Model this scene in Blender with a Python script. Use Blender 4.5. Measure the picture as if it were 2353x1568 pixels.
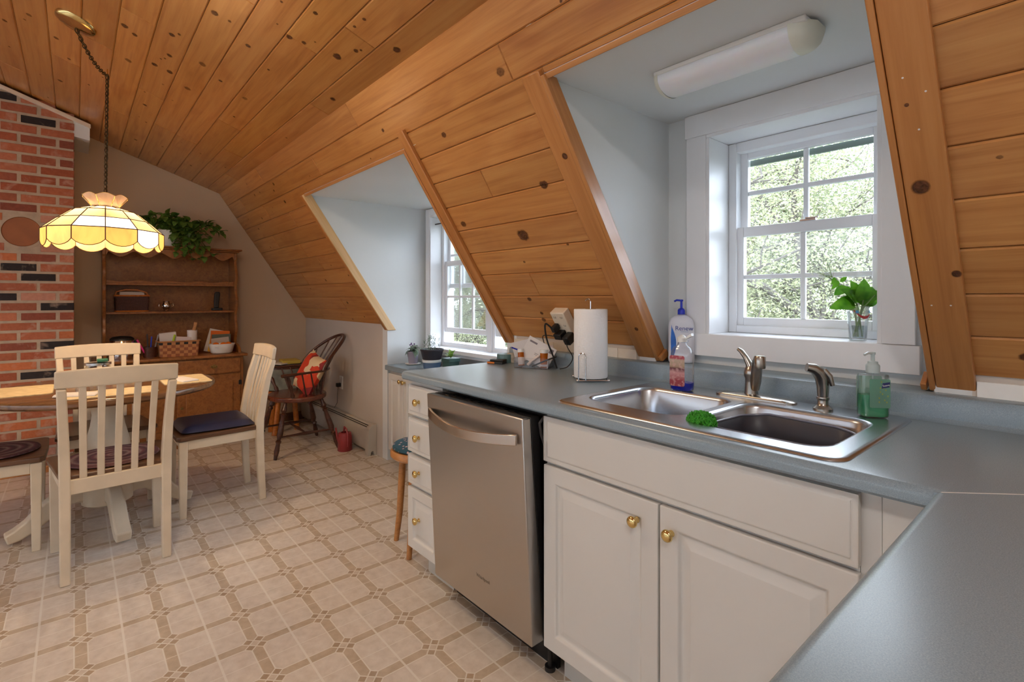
import bpy, math, random
from mathutils import Vector, Matrix, Euler, noise
random.seed(7)
PI = math.pi
for o in list(bpy.data.objects): bpy.data.objects.remove(o, do_unlink=True)
SC = bpy.context.scene
COL = SC.collection

# ------------------------------------------------------------------ camera
cam = bpy.data.cameras.new('camera'); camo = bpy.data.objects.new('camera', cam); COL.objects.link(camo)
camo.location = (0, 0, 1.25); camo.rotation_euler = (PI/2, 0, math.radians(49.5))
cam.sensor_fit = 'HORIZONTAL'; cam.sensor_width = 36; cam.lens = 1176/2353*36
cam.shift_y = -99/2353; cam.clip_start = 0.02; cam.clip_end = 200
SC.camera = camo
SC.view_settings.view_transform = 'Standard'; SC.view_settings.look = 'None'
SC.view_settings.gamma = 1; SC.view_settings.exposure = 0.0; SC.view_settings.use_curve_mapping = False

# ------------------------------------------------------------------ world and lamps
W = bpy.data.worlds.new('overcast_sky'); SC.world = W; W.use_nodes = True
bg = W.node_tree.nodes['Background']; bg.inputs[0].default_value = (0.79, 0.905, 1.05, 1); bg.inputs[1].default_value = 11
def lamp(name, kind, loc, power, col, size=0.1, rot=None, size_y=None, spot=None):
    l = bpy.data.lights.new(name, kind); l.energy = power; l.color = col
    if kind == 'AREA':
        l.size = size
        if size_y: l.shape = 'RECTANGLE'; l.size_y = size_y
    elif kind != 'SUN': l.shadow_soft_size = size
    o = bpy.data.objects.new(name, l); COL.objects.link(o); o.location = loc
    if rot: o.rotation_euler = rot
    o['kind'] = 'structure'
    return o
# light of two unseen ceiling fixtures added for brightness (their housings are built below)
ADDED_LAMPS = [(-2.05, .06, 9), (0.75, -0.55, 24)]  # the warm one is placed by the glow on the ceiling boards
for x, y, p in ADDED_LAMPS:
    zc = 2.231 + .36*(1.03-y)
    warm = (1.0, .80, .54) if x < 0 else (1.0, .955, .91)
    lamp('added_lamp_light', 'AREA', (x, y, zc-.13), p, warm, .28)
    lamp('added_lamp_bulb', 'POINT', (x, y, zc-.17), 6 if x < 0 else 3, warm, .05)
lamp('dining_lamp_light', 'POINT', (-3.66, .13, 1.66), 17, (1.0, .79, .54), .05)

# ------------------------------------------------------------------ colour + node helpers
def lin(c):
    return tuple(((v/255)/12.92 if v/255 <= .04045 else ((v/255+.055)/1.055)**2.4) for v in c)
class E:
    """socket arithmetic for shader nodes"""
    nt = None
    def __init__(s, k): s.k = k
    @staticmethod
    def m(op, *a):
        n = E.nt.nodes.new('ShaderNodeMath'); n.operation = op
        for i, v in enumerate(a):
            if isinstance(v, E): E.nt.links.new(v.k, n.inputs[i])
            else: n.inputs[i].default_value = v
        return E(n.outputs[0])
    def __add__(s, o): return E.m('ADD', s, o)
    def __sub__(s, o): return E.m('SUBTRACT', s, o)
    def __mul__(s, o): return E.m('MULTIPLY', s, o)
    def abs(s): return E.m('ABSOLUTE', s)
    def lt(s, o): return E.m('LESS_THAN', s, o)
    def gt(s, o): return E.m('GREATER_THAN', s, o)
    def max(s, o): return E.m('MAXIMUM', s, o)
    def min(s, o): return E.m('MINIMUM', s, o)
def sock(nt, inp, v):
    if isinstance(v, E): v = v.k
    if hasattr(v, 'is_output'): nt.links.new(v, inp)
    elif isinstance(v, (tuple, list)): inp.default_value = (*v, 1) if len(v) == 3 and len(inp.default_value) == 4 else v
    else: inp.default_value = v
class NT:
    def __init__(s, name):
        s.mat = bpy.data.materials.new(name); s.mat.use_nodes = True; s.nt = s.mat.node_tree; E.nt = s.nt
        s.b = s.nt.nodes['Principled BSDF']; s.out = s.nt.nodes['Material Output']
    def n(s, t, **k):
        n = s.nt.nodes.new(t)
        for a, v in k.items():
            if a.startswith('i_'):
                key = a[2:]; key = int(key) if key.isdigit() else key.replace('_', ' ')
                sock(s.nt, n.inputs[key], v)
            else: setattr(n, a, v)
        return n
    def mix(s, f, a, b, mode='MIX'):
        n = s.nt.nodes.new('ShaderNodeMix'); n.data_type = 'RGBA'; n.blend_type = mode
        sock(s.nt, n.inputs[0], f); sock(s.nt, n.inputs[6], a); sock(s.nt, n.inputs[7], b)
        return n.outputs[2]
    def ramp(s, f, pts):
        n = s.nt.nodes.new('ShaderNodeValToRGB'); sock(s.nt, n.inputs[0], f)
        el = n.color_ramp.elements
        while len(el) < len(pts): el.new(.5)
        for e, (p, c) in zip(el, pts):
            e.position = p; e.color = (*c, 1) if isinstance(c, tuple) else (c, c, c, 1)
        return n.outputs[0]
    def co(s, which='Object'):
        return s.n('ShaderNodeTexCoord').outputs[which]
    def map(s, v, scale=(1, 1, 1), rot=(0, 0, 0), loc=(0, 0, 0)):
        n = s.n('ShaderNodeMapping'); s.nt.links.new(v, n.inputs[0])
        n.inputs['Scale'].default_value = scale; n.inputs['Rotation'].default_value = rot; n.inputs['Location'].default_value = loc
        return n.outputs[0]
    def noise(s, v, scale=5, detail=3, rough=.5, dist=0):
        n = s.n('ShaderNodeTexNoise'); s.nt.links.new(v, n.inputs['Vector'])
        n.inputs['Scale'].default_value = scale; n.inputs['Detail'].default_value = detail
        n.inputs['Roughness'].default_value = rough; n.inputs['Distortion'].default_value = dist
        return n.outputs[0]
    def set(s, **k):
        for a, v in k.items(): sock(s.nt, s.b.inputs[a.replace('_', ' ')], v)
        return s
    def bump(s, h, strength=.3, dist=.002):
        n = s.n('ShaderNodeBump'); sock(s.nt, n.inputs['Height'], h)
        n.inputs['Strength'].default_value = strength; n.inputs['Distance'].default_value = dist
        s.nt.links.new(n.outputs[0], s.b.inputs['Normal'])
MC = {}
def plain(name, c, rough=.5, metal=0, var=.06, scale=6, bump=0, bscale=300, **k):
    if name in MC: return MC[name]
    m = NT(name); c = lin(c)
    v = m.noise(m.co(), scale, 3)
    dark = tuple(x*(1-var) for x in c); lite = tuple(min(1, x*(1+var)) for x in c)
    m.set(Base_Color=m.ramp(v, [(.3, dark), (.7, lite)]), Roughness=rough, Metallic=metal, **k)
    if bump: m.bump(m.noise(m.co(), bscale, 2), bump)
    MC[name] = m.mat; return m.mat

def pine(name, c1, c2, c3, rough=.32, uv=True, axis=0, knots=True, g=None):
    """varnished pine: grain runs along u (metres)"""
    m = NT(name)
    if uv: v = m.n('ShaderNodeUVMap').outputs[0]
    else:
        v = m.co(); g = g or [(1, 0, 0), (0, 1, 0), (0, 0, 1)][axis]
    def squeeze(lo, hi):
        if uv: return m.map(v, (lo, hi, hi))
        d = m.n('ShaderNodeVectorMath', operation='DOT_PRODUCT'); m.nt.links.new(v, d.inputs[0]); d.inputs[1].default_value = g
        sc = m.n('ShaderNodeVectorMath', operation='SCALE'); sc.inputs[0].default_value = g; m.nt.links.new((E(d.outputs['Value'])*(lo-hi)).k, sc.inputs['Scale'])
        s2 = m.n('ShaderNodeVectorMath', operation='SCALE'); m.nt.links.new(v, s2.inputs[0]); s2.inputs['Scale'].default_value = hi
        ad = m.n('ShaderNodeVectorMath', operation='ADD'); m.nt.links.new(sc.outputs[0], ad.inputs[0]); m.nt.links.new(s2.outputs[0], ad.inputs[1]); return ad.outputs[0]
    g1 = m.noise(squeeze(1.1, 22), 1.6, 4, .55, .8)
    g2 = m.noise(squeeze(6, 160), 1.2, 3, .6, .3)
    bl = m.noise(squeeze(2.0, 6), 1.5, 2, .5, .6)
    base = m.ramp(g1, [(.25, lin(c3)), (.48, lin(c2)), (.72, lin(c1))])
    base = m.mix(.10, base, m.ramp(g2, [(.3, .25), (.7, .9)]), 'SOFT_LIGHT')
    base = m.mix(m.ramp(bl, [(.55, 0.0), (.8, .35)]), base, lin(c3), 'MULTIPLY') if knots else base
    at = m.n('ShaderNodeAttribute', attribute_name='tint')
    if uv: base = m.mix(.8, base, at.outputs['Color'], 'MULTIPLY')
    m.set(Base_Color=base, Roughness=rough, Coat_Weight=.25, Coat_Roughness=.2, IOR=1.5)
    m.bump(g2, .05, .001)
    return m.mat
M_PINE = pine('pine_boards', (216, 156, 92), (204, 140, 78), (180, 116, 60))
M_PTRIM = pine('pine_trim', (200, 138, 80), (190, 126, 68), (174, 112, 58), uv=False, knots=False, g=(0, .5565, -.8309))
M_PTRIMX = pine('pine_trim_level', (204, 146, 90), (194, 134, 80), (176, 118, 68), uv=False, knots=False)
M_HUTCH = pine('hutch_maple', (158, 102, 50), (142, 88, 40), (116, 68, 28), uv=False, rough=.4, knots=False)
M_DARKW = pine('dark_walnut', (92, 52, 36), (74, 40, 28), (52, 28, 20), uv=False, rough=.28, knots=False)
M_SEATW = pine('brown_seat_wood', (112, 78, 52), (98, 66, 44), (76, 50, 32), uv=False, rough=.35, knots=False)
M_TABLEW = pine('table_top_wood', (138, 100, 64), (120, 84, 54), (92, 62, 40), uv=False, rough=.22, axis=1, knots=False)
M_ORANGEW = pine('orange_wood', (206, 128, 54), (192, 112, 44), (160, 88, 32), uv=False, knots=False)
M_OAK = pine('stool_oak', (190, 132, 76), (176, 118, 64), (146, 94, 50), uv=False, knots=False)
M_WALL = plain('painted_wall', (220, 223, 224), .6, var=.02, scale=2, bump=.04, bscale=180)
M_NICHE = M_WALL
M_GABLE = plain('lamplit_gable_paint', (206, 184, 158), .6, var=.03, scale=2, bump=.04, bscale=180)  # warmth of the lamp light put into the wall colour
M_WTRIM = plain('white_trim', (238, 239, 242), .35, var=.015)
M_VINYLW = plain('white_window_vinyl', (236, 238, 242), .3, var=.01)
M_CAB = plain('white_thermofoil', (212, 209, 204), .38, var=.012)
M_CREAM = plain('cream_paint', (224, 208, 184), .42, var=.07, scale=9)
M_BRASS = plain('polished_brass', (226, 200, 136), .16, 1.0, var=.05)
M_CHROME = plain('chrome', (215, 215, 218), .08, 1.0, var=.02)
M_NICKEL = plain('brushed_nickel', (172, 166, 158), .26, 1.0, var=.05)
M_BLACK = plain('black_plastic', (26, 25, 26), .4, var=.1)
M_DKGREY = plain('dark_grey', (64, 62, 62), .5)
M_WHITEP = plain('white_plastic', (232, 232, 230), .35, var=.01)
M_PAPER = plain('paper', (226, 220, 218), .8, var=.02)
M_GROUT = plain('mortar', (186, 168, 148), .9, var=.12, scale=20, bump=.4, bscale=60)
def metal_brushed(name, c, rough, sc):
    m = NT(name); g = m.noise(m.map(m.co(), sc), 8, 3)
    m.set(Base_Color=m.ramp(g, [(.3, tuple(x*.97 for x in lin(c))), (.7, lin(c))]), Metallic=1.0,
          Roughness=m.ramp(g, [(.3, rough), (.7, rough+.03)]))
    return m.mat
M_STEEL = metal_brushed('brushed_steel', (190, 186, 182), .30, (2, 60, 200))
M_SINK = plain('sink_steel', (196, 199, 204), .27, 1.0, var=.01)
def laminate():
    m = NT('blue_grey_laminate'); v = m.co()
    a = m.noise(v, 700, 2, .7); b = m.noise(v, 380, 2, .5)
    c = m.ramp(a, [(.3, lin((124, 140, 151))), (.5, lin((138, 155, 167))), (.7, lin((152, 169, 180)))])
    c = m.mix(m.ramp(b, [(.62, 0.), (.72, .3)]), c, lin((108, 120, 128)))
    m.set(Base_Color=c, Roughness=.27); return m.mat
M_LAM = laminate()
def brick_mat():
    m = NT('old_brick'); at = m.n('ShaderNodeAttribute', attribute_name='tint').outputs['Color']
    v = m.co(); a = m.noise(v, 38, 5, .65); b = m.noise(v, 9, 3, .6, .5)
    c = m.mix(.35, at, m.ramp(a, [(.3, .25), (.7, .85)]), 'SOFT_LIGHT')
    c = m.mix(m.ramp(b, [(.57, 0.), (.74, .5)]), c, lin((212, 184, 164)))
    m.set(Base_Color=c, Roughness=.85); m.bump(a, .5, .004); return m.mat
M_BRICK = brick_mat()
def glass_mat(name, tint=(1, 1, 1), gloss=.12, rough=.02):
    m = NT(name); nt = m.nt
    t = m.n('ShaderNodeBsdfTransparent'); t.inputs[0].default_value = (*tint, 1)
    g = m.n('ShaderNodeBsdfGlossy'); g.inputs['Roughness'].default_value = rough
    f = m.n('ShaderNodeFresnel'); f.inputs[0].default_value = 1.45
    k = m.nt.nodes.new('ShaderNodeMath'); k.operation = 'MULTIPLY_ADD'; nt.links.new(f.outputs[0], k.inputs[0])
    k.inputs[1].default_value = .55; k.inputs[2].default_value = gloss*.2; k.use_clamp = True
    x = m.n('ShaderNodeMixShader'); nt.links.new(k.outputs[0], x.inputs[0]); nt.links.new(t.outputs[0], x.inputs[1]); nt.links.new(g.outputs[0], x.inputs[2])
    nt.links.new(x.outputs[0], m.out.inputs[0]); return m.mat
M_GLASS = glass_mat('window_glass')
M_CLEAR = glass_mat('clear_glass', (.97, .98, .985), .4)
M_CLEARP = glass_mat('clear_plastic', (.965, .97, .98), .15, .08)
def liquid(name, c, a=.75, rough=.1):
    m = NT(name); nt = m.nt
    t = m.n('ShaderNodeBsdfTransparent'); t.inputs[0].default_value = (*lin(c), 1)
    m.set(Base_Color=lin(c), Roughness=rough)
    x = m.n('ShaderNodeMixShader'); x.inputs[0].default_value = a
    nt.links.new(t.outputs[0], x.inputs[1]); nt.links.new(m.b.outputs[0], x.inputs[2]); nt.links.new(x.outputs[0], m.out.inputs[0]); return m.mat
def floor_mat():
    m = NT('patterned_vinyl'); sp = m.n('ShaderNodeSeparateXYZ'); m.nt.links.new(m.co(), sp.inputs[0])
    X, Y = E(sp.outputs[0]), E(sp.outputs[1]); px, py = .2185, .2395
    def off(v, o, p):
        f = E.m('FRACT', E.m('ADD', E.m('DIVIDE', v - o, p), 100.5)); return (f - .5)*p
    dx, dy = off(X, -2.231, px), off(Y, .256, py); ax, ay = dx.abs(), dy.abs()
    s = .0265; r2 = 1/math.sqrt(2)
    p, q = ((dx+dy)*r2).abs(), ((dx-dy)*r2).abs(); mm = p.max(q)
    inc = mm.lt(1.5*s); tp, tq = p.gt(.5*s), q.gt(.5*s); t = .0022
    xor = E.m('ABSOLUTE', tp - tq); both = tp*tq
    one = lambda e: E.m('SUBTRACT', 1.0, e)
    hw = s*r2; dark = inc*xor; cen = inc*one(tp.max(tq)); mn = p.min(q)
    strip = ay.lt(hw).max(ax.lt(hw))*one(dark)*one(cen)
    cl = ((p-.5*s).abs().lt(t)*q.lt(1.5*s+t)).max((q-.5*s).abs().lt(t)*p.lt(1.5*s+t)).max((mm-1.5*s).abs().lt(t)*mn.lt(.5*s+t))
    sl = ((ay-hw).abs().lt(t)*ax.gt(s*1.41)).max((ax-hw).abs().lt(t)*ay.gt(s*1.41))
    cross = ((ax-px/2).abs().lt(.0016)).max((ay-py/2).abs().lt(.0036))
    n1 = m.noise(m.co(), 26, 4, .6); n2 = m.noise(m.co(), 3, 2)
    tile = m.ramp(n1, [(.3, lin((208, 196, 183))), (.7, lin((226, 216, 205)))])
    st = m.ramp(n1, [(.3, lin((184, 166, 144))), (.7, lin((204, 187, 166)))])
    dk = m.ramp(n1, [(.3, lin((166, 144, 120))), (.7, lin((186, 164, 140)))])
    c = m.mix(strip, tile, st); c = m.mix(dark, c, dk)
    c = m.mix(cen, c, m.mix(.4, tile, st))
    line = sl.max(cl).max(cross*one(inc))
    c = m.mix(line*.85, c, lin((232, 226, 216)))
    m.set(Base_Color=c, Roughness=m.ramp(n2, [(.3, .3), (.7, .42)])); m.bump(line, .15, .0008)
    return m.mat
M_FLOOR = floor_mat()
def knot_mat():
    m = NT('pine_knot'); at = m.n('ShaderNodeAttribute', attribute_name='knot').outputs['Fac']
    nz = m.noise(m.co(), 90, 3)
    m.set(Base_Color=m.ramp(nz, [(.35, lin((62, 34, 22))), (.65, lin((112, 64, 36)))]), Roughness=.4)
    t = m.n('ShaderNodeBsdfTransparent'); x = m.n('ShaderNodeMixShader')
    f = E(at)*E.m('ADD', E(nz)*.7, .62); f = f.min(1.0)
    m.nt.links.new(f.k, x.inputs[0]); m.nt.links.new(t.outputs[0], x.inputs[1]); m.nt.links.new(m.b.outputs[0], x.inputs[2])
    m.nt.links.new(x.outputs[0], m.out.inputs[0]); return m.mat
M_KNOT = knot_mat()

# ------------------------------------------------------------------ mesh building
class MB:
    def __init__(s): s.v = []; s.f = []; s.mi = []; s.uv = {}; s.tint = {}; s.kn = {}; s.cur = 0; s.T = None
    def add(s, vs, fs, mi=None):
        b = len(s.v)
        s.v += [tuple(s.T @ Vector(p)) if s.T else tuple(p) for p in vs]
        for f in fs: s.f.append(tuple(b+i for i in f)); s.mi.append(s.cur if mi is None else mi)
        return b
    def box(s, x0, y0, z0, x1, y1, z1, mi=None):
        vs = [(x0, y0, z0), (x1, y0, z0), (x1, y1, z0), (x0, y1, z0), (x0, y0, z1), (x1, y0, z1), (x1, y1, z1), (x0, y1, z1)]
        s.add(vs, [(0, 3, 2, 1), (4, 5, 6, 7), (0, 1, 5, 4), (1, 2, 6, 5), (2, 3, 7, 6), (3, 0, 4, 7)], mi); return s
    def hexa(s, v8, mi=None):
        s.add(v8, [(0, 3, 2, 1), (4, 5, 6, 7), (0, 1, 5, 4), (1, 2, 6, 5), (2, 3, 7, 6), (3, 0, 4, 7)], mi); return s
    def lathe(s, prof, c=(0, 0, 0), n=32, mi=None, ax='Z', sx=1, sy=1, squ=None):
        """prof: list of (r, z); closed with caps when r==0"""
        vs = []; fs = []
        for r, z in prof:
            for k in range(n):
                a = 2*PI*k/n; x, y = math.cos(a), math.sin(a)
                if squ:
                    e = 2/squ; x = math.copysign(abs(x)**e, x); y = math.copysign(abs(y)**e, y)
                p = (r*x*sx, r*y*sy, z)
                if ax == 'X': p = (p[2], p[0], p[1])
                if ax == 'Y': p = (p[0], p[2], p[1])
                vs.append((c[0]+p[0], c[1]+p[1], c[2]+p[2]))
        for i in range(len(prof)-1):
            for k in range(n):
                a, b = i*n+k, i*n+(k+1) % n
                fs.append((a, b, b+n, a+n))
        s.add(vs, fs, mi)
        return s
    def cyl(s, c, r, z0, z1, n=24, mi=None, ax='Z', r2=None):
        r2 = r if r2 is None else r2
        return s.lathe([(0.0001, z0), (r, z0), (r2, z1), (0.0001, z1)], c, n, mi, ax)
    def tube(s, pts, r, n=10, mi=None, caps=True, flat=None):
        pts = [Vector(p) for p in pts]; rs = r if isinstance(r, (list, tuple)) else [r]*len(pts)
        vs = []; fs = []; up = None
        for i, p in enumerate(pts):
            d = (pts[min(i+1, len(pts)-1)] - pts[max(i-1, 0)]).normalized()
            if up is None:
                up = Vector((0, 0, 1)) if abs(d.z) < .9 else Vector((1, 0, 0))
            a = d.cross(up)
            if a.length < 1e-5: a = d.orthogonal()
            a.normalize(); b = a.cross(d).normalized(); up = b
            for k in range(n):
                t = 2*PI*k/n; f2 = flat or 1
                vs.append(p + a*(math.cos(t)*rs[i]) + b*(math.sin(t)*rs[i]*f2))
        for i in range(len(pts)-1):
            for k in range(n):
                q, w = i*n+k, i*n+(k+1) % n; fs.append((q, w, w+n, q+n))
        if caps: fs.append(tuple(range(n-1, -1, -1))); fs.append(tuple(range((len(pts)-1)*n, len(pts)*n)))
        s.add(vs, fs, mi); return s
    def bar(s, pts, w, h, side=None, mi=None):
        """rectangular section swept along pts; side = vector of the width direction"""
        pts = [Vector(p) for p in pts]; side = Vector(side).normalized() if side else None
        vs = []; fs = []
        for i, p in enumerate(pts):
            d = (pts[min(i+1, len(pts)-1)] - pts[max(i-1, 0)]).normalized()
            a = side if side else d.cross(Vector((0, 0, 1))).normalized()
            b = a.cross(d).normalized()
            ww = w[i] if isinstance(w, (list, tuple)) else w; hh = h[i] if isinstance(h, (list, tuple)) else h
            for sa, sb in ((-1, -1), (1, -1), (1, 1), (-1, 1)): vs.append(p + a*(sa*ww/2) + b*(sb*hh/2))
        for i in range(len(pts)-1):
            for k in range(4):
                q, w_ = i*4+k, i*4+(k+1) % 4; fs.append((q, w_, w_+4, q+4))
        fs.append((3, 2, 1, 0)); e = (len(pts)-1)*4; fs.append((e, e+1, e+2, e+3))
        s.add(vs, fs, mi); return s
    def prism(s, poly, lo, hi, ax='Z', mi=None):
        """extrude a 2D polygon. ax Z: (x,y)->z ; ax Y: (x,z) ; ax X: (y,z)"""
        n = len(poly)
        def P(p, t): return {'Z': (p[0], p[1], t), 'Y': (p[0], t, p[1]), 'X': (t, p[0], p[1])}[ax]
        vs = [P(p, lo) for p in poly] + [P(p, hi) for p in poly]
        fs = [tuple(range(n-1, -1, -1)), tuple(range(n, 2*n))] + [(i, (i+1) % n, n+(i+1) % n, n+i) for i in range(n)]
        s.add(vs, fs, mi); return s
    def sphere(s, c, r, n=14, mi=None, sx=1, sy=1, sz=1):
        pr = [(max(.0001, r*math.sin(PI*i/n)), -r*math.cos(PI*i/n)*sz) for i in range(n+1)]
        return s.lathe(pr, c, n*2, mi, sx=sx, sy=sy)
    def quad(s, a, b, c, d, mi=None): s.add([a, b, c, d], [(0, 1, 2, 3)], mi); return s
def rounded(w, h, r, n=5, cx=0, cy=0):
    p = []
    for qx, qy, a0 in ((1, 1, 0), (-1, 1, 90), (-1, -1, 180), (1, -1, 270)):
        for i in range(n+1):
            a = math.radians(a0 + 90*i/n); p.append((cx+qx*(w/2-r)+r*math.cos(a), cy+qy*(h/2-r)+r*math.sin(a)))
    return p
def link(name, mb, mats, parent=None, smooth=False, bevel=0, seg=2, sub=0, label=None, auto=None):
    me = bpy.data.meshes.new(name); vs = mb.v
    if parent is not None and mb.T is None and getattr(mb, 'world', True):
        o_ = Vector((0, 0, 0)); p = parent
        while p is not None: o_ += p.location; p = p.parent
        vs = [(a-o_.x, b-o_.y, c-o_.z) for a, b, c in vs]
    me.from_pydata(vs, [], mb.f); me.validate(clean_customdata=False)
    mats = mats if isinstance(mats, (list, tuple)) else [mats]
    for m in mats: me.materials.append(m)
    if len(me.polygons) == len(mb.mi): me.polygons.foreach_set('material_index', mb.mi)
    if mb.uv and len(me.polygons) == len(mb.f):
        uvl = me.uv_layers.new(name='UVMap'); ca = me.color_attributes.new('tint', 'FLOAT_COLOR', 'CORNER')
        me.color_attributes.new('knot', 'FLOAT_COLOR', 'CORNER')
        uvl = me.uv_layers['UVMap']; ca = me.color_attributes['tint']; ka = me.color_attributes['knot']
        for pi, p in enumerate(me.polygons):
            t = mb.tint.get(pi, (1, 1, 1)); u = mb.uv.get(pi); kk = mb.kn.get(pi)
            for j, li in enumerate(p.loop_indices):
                if u: uvl.data[li].uv = u[j]
                ca.data[li].color = (*t, 1)
                k = kk[j] if kk else 0
                ka.data[li].color = (k, k, k, 1)
    elif mb.tint:
        ca = me.color_attributes.new('tint', 'FLOAT_COLOR', 'CORNER')
        for pi, p in enumerate(me.polygons):
            for li in p.loop_indices: ca.data[li].color = (*mb.tint.get(pi, (1, 1, 1)), 1)
    o = bpy.data.objects.new(name, me); COL.objects.link(o)
    if parent is not None: o.parent = parent
    if smooth: me.shade_smooth()
    if auto or (smooth and bevel == 0 and sub == 0):
        try: me.set_sharp_from_angle(angle=math.radians(auto or 38))
        except Exception: pass
    if bevel:
        b = o.modifiers.new('bevel', 'BEVEL'); b.width = bevel; b.segments = seg; b.limit_method = 'ANGLE'; b.angle_limit = math.radians(35)
        b.harden_normals = False
        me.shade_smooth()
        try: me.set_sharp_from_angle(angle=math.radians(60))
        except Exception: pass
    if sub:
        s_ = o.modifiers.new('sub', 'SUBSURF'); s_.levels = s_.render_levels = sub
    if label: o['label'] = label
    return o
def thing(name, label, cat, loc=(0, 0, 0), rz=0, group=None):
    o = bpy.data.objects.new(name, None); COL.objects.link(o); o.empty_display_size = .05
    o.location = loc; o.rotation_euler = (0, 0, rz); o['label'] = label; o['category'] = cat
    if group: o['group'] = group
    return o
def tag(o, label, cat, group=None, kind=None):
    o['label'] = label; o['category'] = cat
    if group: o['group'] = group
    if kind: o['kind'] = kind
    return o
def single(name, mb, mats, label, cat, group=None, loc=(0, 0, 0), rz=0, **k):
    """one-mesh thing; mesh coordinates are local to loc"""
    o = link(name, mb, mats, None, **k); o.location = loc; o.rotation_euler = (0, 0, rz)
    return tag(o, label, cat, group)
def struct(name, mb, mats, **k):
    o = link(name, mb, mats, k.pop('parent', None), **k)
    if o.parent is None: o['kind'] = 'structure'
    return o
def loc(mb):  # mark as local coordinates
    mb.world = False; return mb
def copy_tree(o, parent=None):
    c = o.copy(); COL.objects.link(c); c.parent = parent
    for ch in list(o.children): copy_tree(ch, c)
    return c
def text_mb(txt, size, ext=.0004):
    cu = bpy.data.curves.new('t', 'FONT'); cu.body = txt; cu.size = size; cu.extrude = ext; cu.align_x = 'CENTER'; cu.align_y = 'CENTER'
    o = bpy.data.objects.new('t', cu); COL.objects.link(o)
    dg = bpy.context.evaluated_depsgraph_get(); me = bpy.data.meshes.new_from_object(o.evaluated_get(dg))
    mb = MB(); mb.add([tuple(v.co) for v in me.vertices], [tuple(p.vertices) for p in me.polygons])
    bpy.data.objects.remove(o, do_unlink=True); bpy.data.curves.remove(cu); return mb

# ------------------------------------------------------------------ room constants
KY = 1.83                       # knee wall plane
BRK = (1.03, 2.231)             # where sloped wall meets the ceiling (y, z)
SD = Vector((0, .5565, -.8309)) # down the steep slope
SN = Vector((0, -.8309, -.5565))# inward normal of the steep slope
CD = Vector((0, -.9409, .3387)) # up the shallow ceiling
CN = Vector((0, -.3387, -.9409))
GX = -5.45                      # gable wall
XR = 1.6                        # wall behind the photographer
D1 = (-1.225, -.322, .285); D2 = (-3.62, -2.185, .318)   # dormer openings: x0, x1, slope distance of the header
def SP(x, w, n=0): return Vector((x, BRK[0], BRK[1])) + SD*w + SN*n
def CP(x, w, n=0): return Vector((x, BRK[0], BRK[1])) + CD*w + CN*n

# ------------------------------------------------------------------ floor
f = MB(); f.box(GX, -5.0, -.1, XR, KY, 0); f.box(D2[0]-.2, KY, -.1, D2[1]+.2, 2.3, 0); struct('floor', f, M_FLOOR)

# ------------------------------------------------------------------ board surfaces
def boards(P, rows, pitch, w0, x0, x1, joints, openings, knots, rnd, wmax):
    mb = MB(); ch = .0045; dep = .0045; back = .016
    def seg(a, b, wa, wb, off, tint):
        if b-a < .01 or wb-wa < .006: return
        e = .0008; a += e; b -= e; wa += e; wb -= e
        top = [(a+ch*.6, wa+ch), (b-ch*.6, wa+ch), (b-ch*.6, wb-ch), (a+ch*.6, wb-ch)]
        mid = [(a, wa), (b, wa), (b, wb), (a, wb)]
        if wb-wa < 3*ch: top = mid
        vs = [P(x, w, 0) for x, w in top] + [P(x, w, -dep) for x, w in mid] + [P(x, w, -back) for x, w in mid]
        fs = [(0, 1, 2, 3)] + [(i, i+4, (i+1) % 4+4, (i+1) % 4) for i in range(4)] + [(i+4, i+8, (i+1) % 4+8, (i+1) % 4+4) for i in range(4)]
        uvp = [(x+off[0], w+off[1]) for x, w in top] + [(x+off[0], w+off[1]) for x, w in mid]*2
        n0 = len(mb.f); mb.add(vs, fs)
        for i, ff in enumerate(fs): mb.uv[n0+i] = [uvp[q] for q in ff]; mb.tint[n0+i] = tint
    for r in range(rows):
        wa, wb = w0+r*pitch, min(w0+(r+1)*pitch, wmax)
        if wb-wa < .01: continue
        js = sorted([x0] + joints.get(r, [x0+.6+rnd.random()*1.5+k*2.3 for k in range(3)]) + [x1])
        for a, b in zip(js, js[1:]):
            if b <= a: continue
            k = .72+.21*rnd.random(); tint = (k, k*(.95+.06*rnd.random()), k*(.88+.12*rnd.random()))
            off = (rnd.random()*40, rnd.random()*40)
            parts = [(a, b, wa, wb)]
            for ox0, ox1, ow in openings:
                new = []
                for (p, q, s_, t) in parts:
                    if t <= ow or q <= ox0 or p >= ox1: new.append((p, q, s_, t)); continue
                    if p < ox0: new.append((p, ox0, s_, t))
                    if q > ox1: new.append((ox1, q, s_, t))
                    if s_ < ow: new.append((max(p, ox0), min(q, ox1), s_, ow))
                parts = new
            for pr in parts: seg(*pr, off, tint)
    for kx, kw, kr, st in knots:
        n = 18; rings = [(0, 1.0), (.45, .75), (.62, 1.0), (.8, .45), (1.0, 0.0)]
        jit = [1+.22*(rnd.random()-.5) for _ in range(n)]; b0 = len(mb.v); vs = []; al = []
        for rr, a_ in rings:
            for k in range(n):
                t = 2*PI*k/n; vs.append(P(kx+kr*rr*jit[k]*math.cos(t)*1.15, kw+kr*rr*jit[k]*math.sin(t)*.9, .0007)); al.append(a_*st)
        fs = [(i*n+k, i*n+(k+1) % n, (i+1)*n+(k+1) % n, (i+1)*n+k) for i in range(len(rings)-1) for k in range(n)]
        n0 = len(mb.f); mb.add(vs, fs, 1)
        for i, ff in enumerate(fs): mb.uv[n0+i] = [(0, 0)]*4; mb.kn[n0+i] = [al[q] for q in ff]
    return mb
rnd = random.Random(11)
WB = 1.4394
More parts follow.
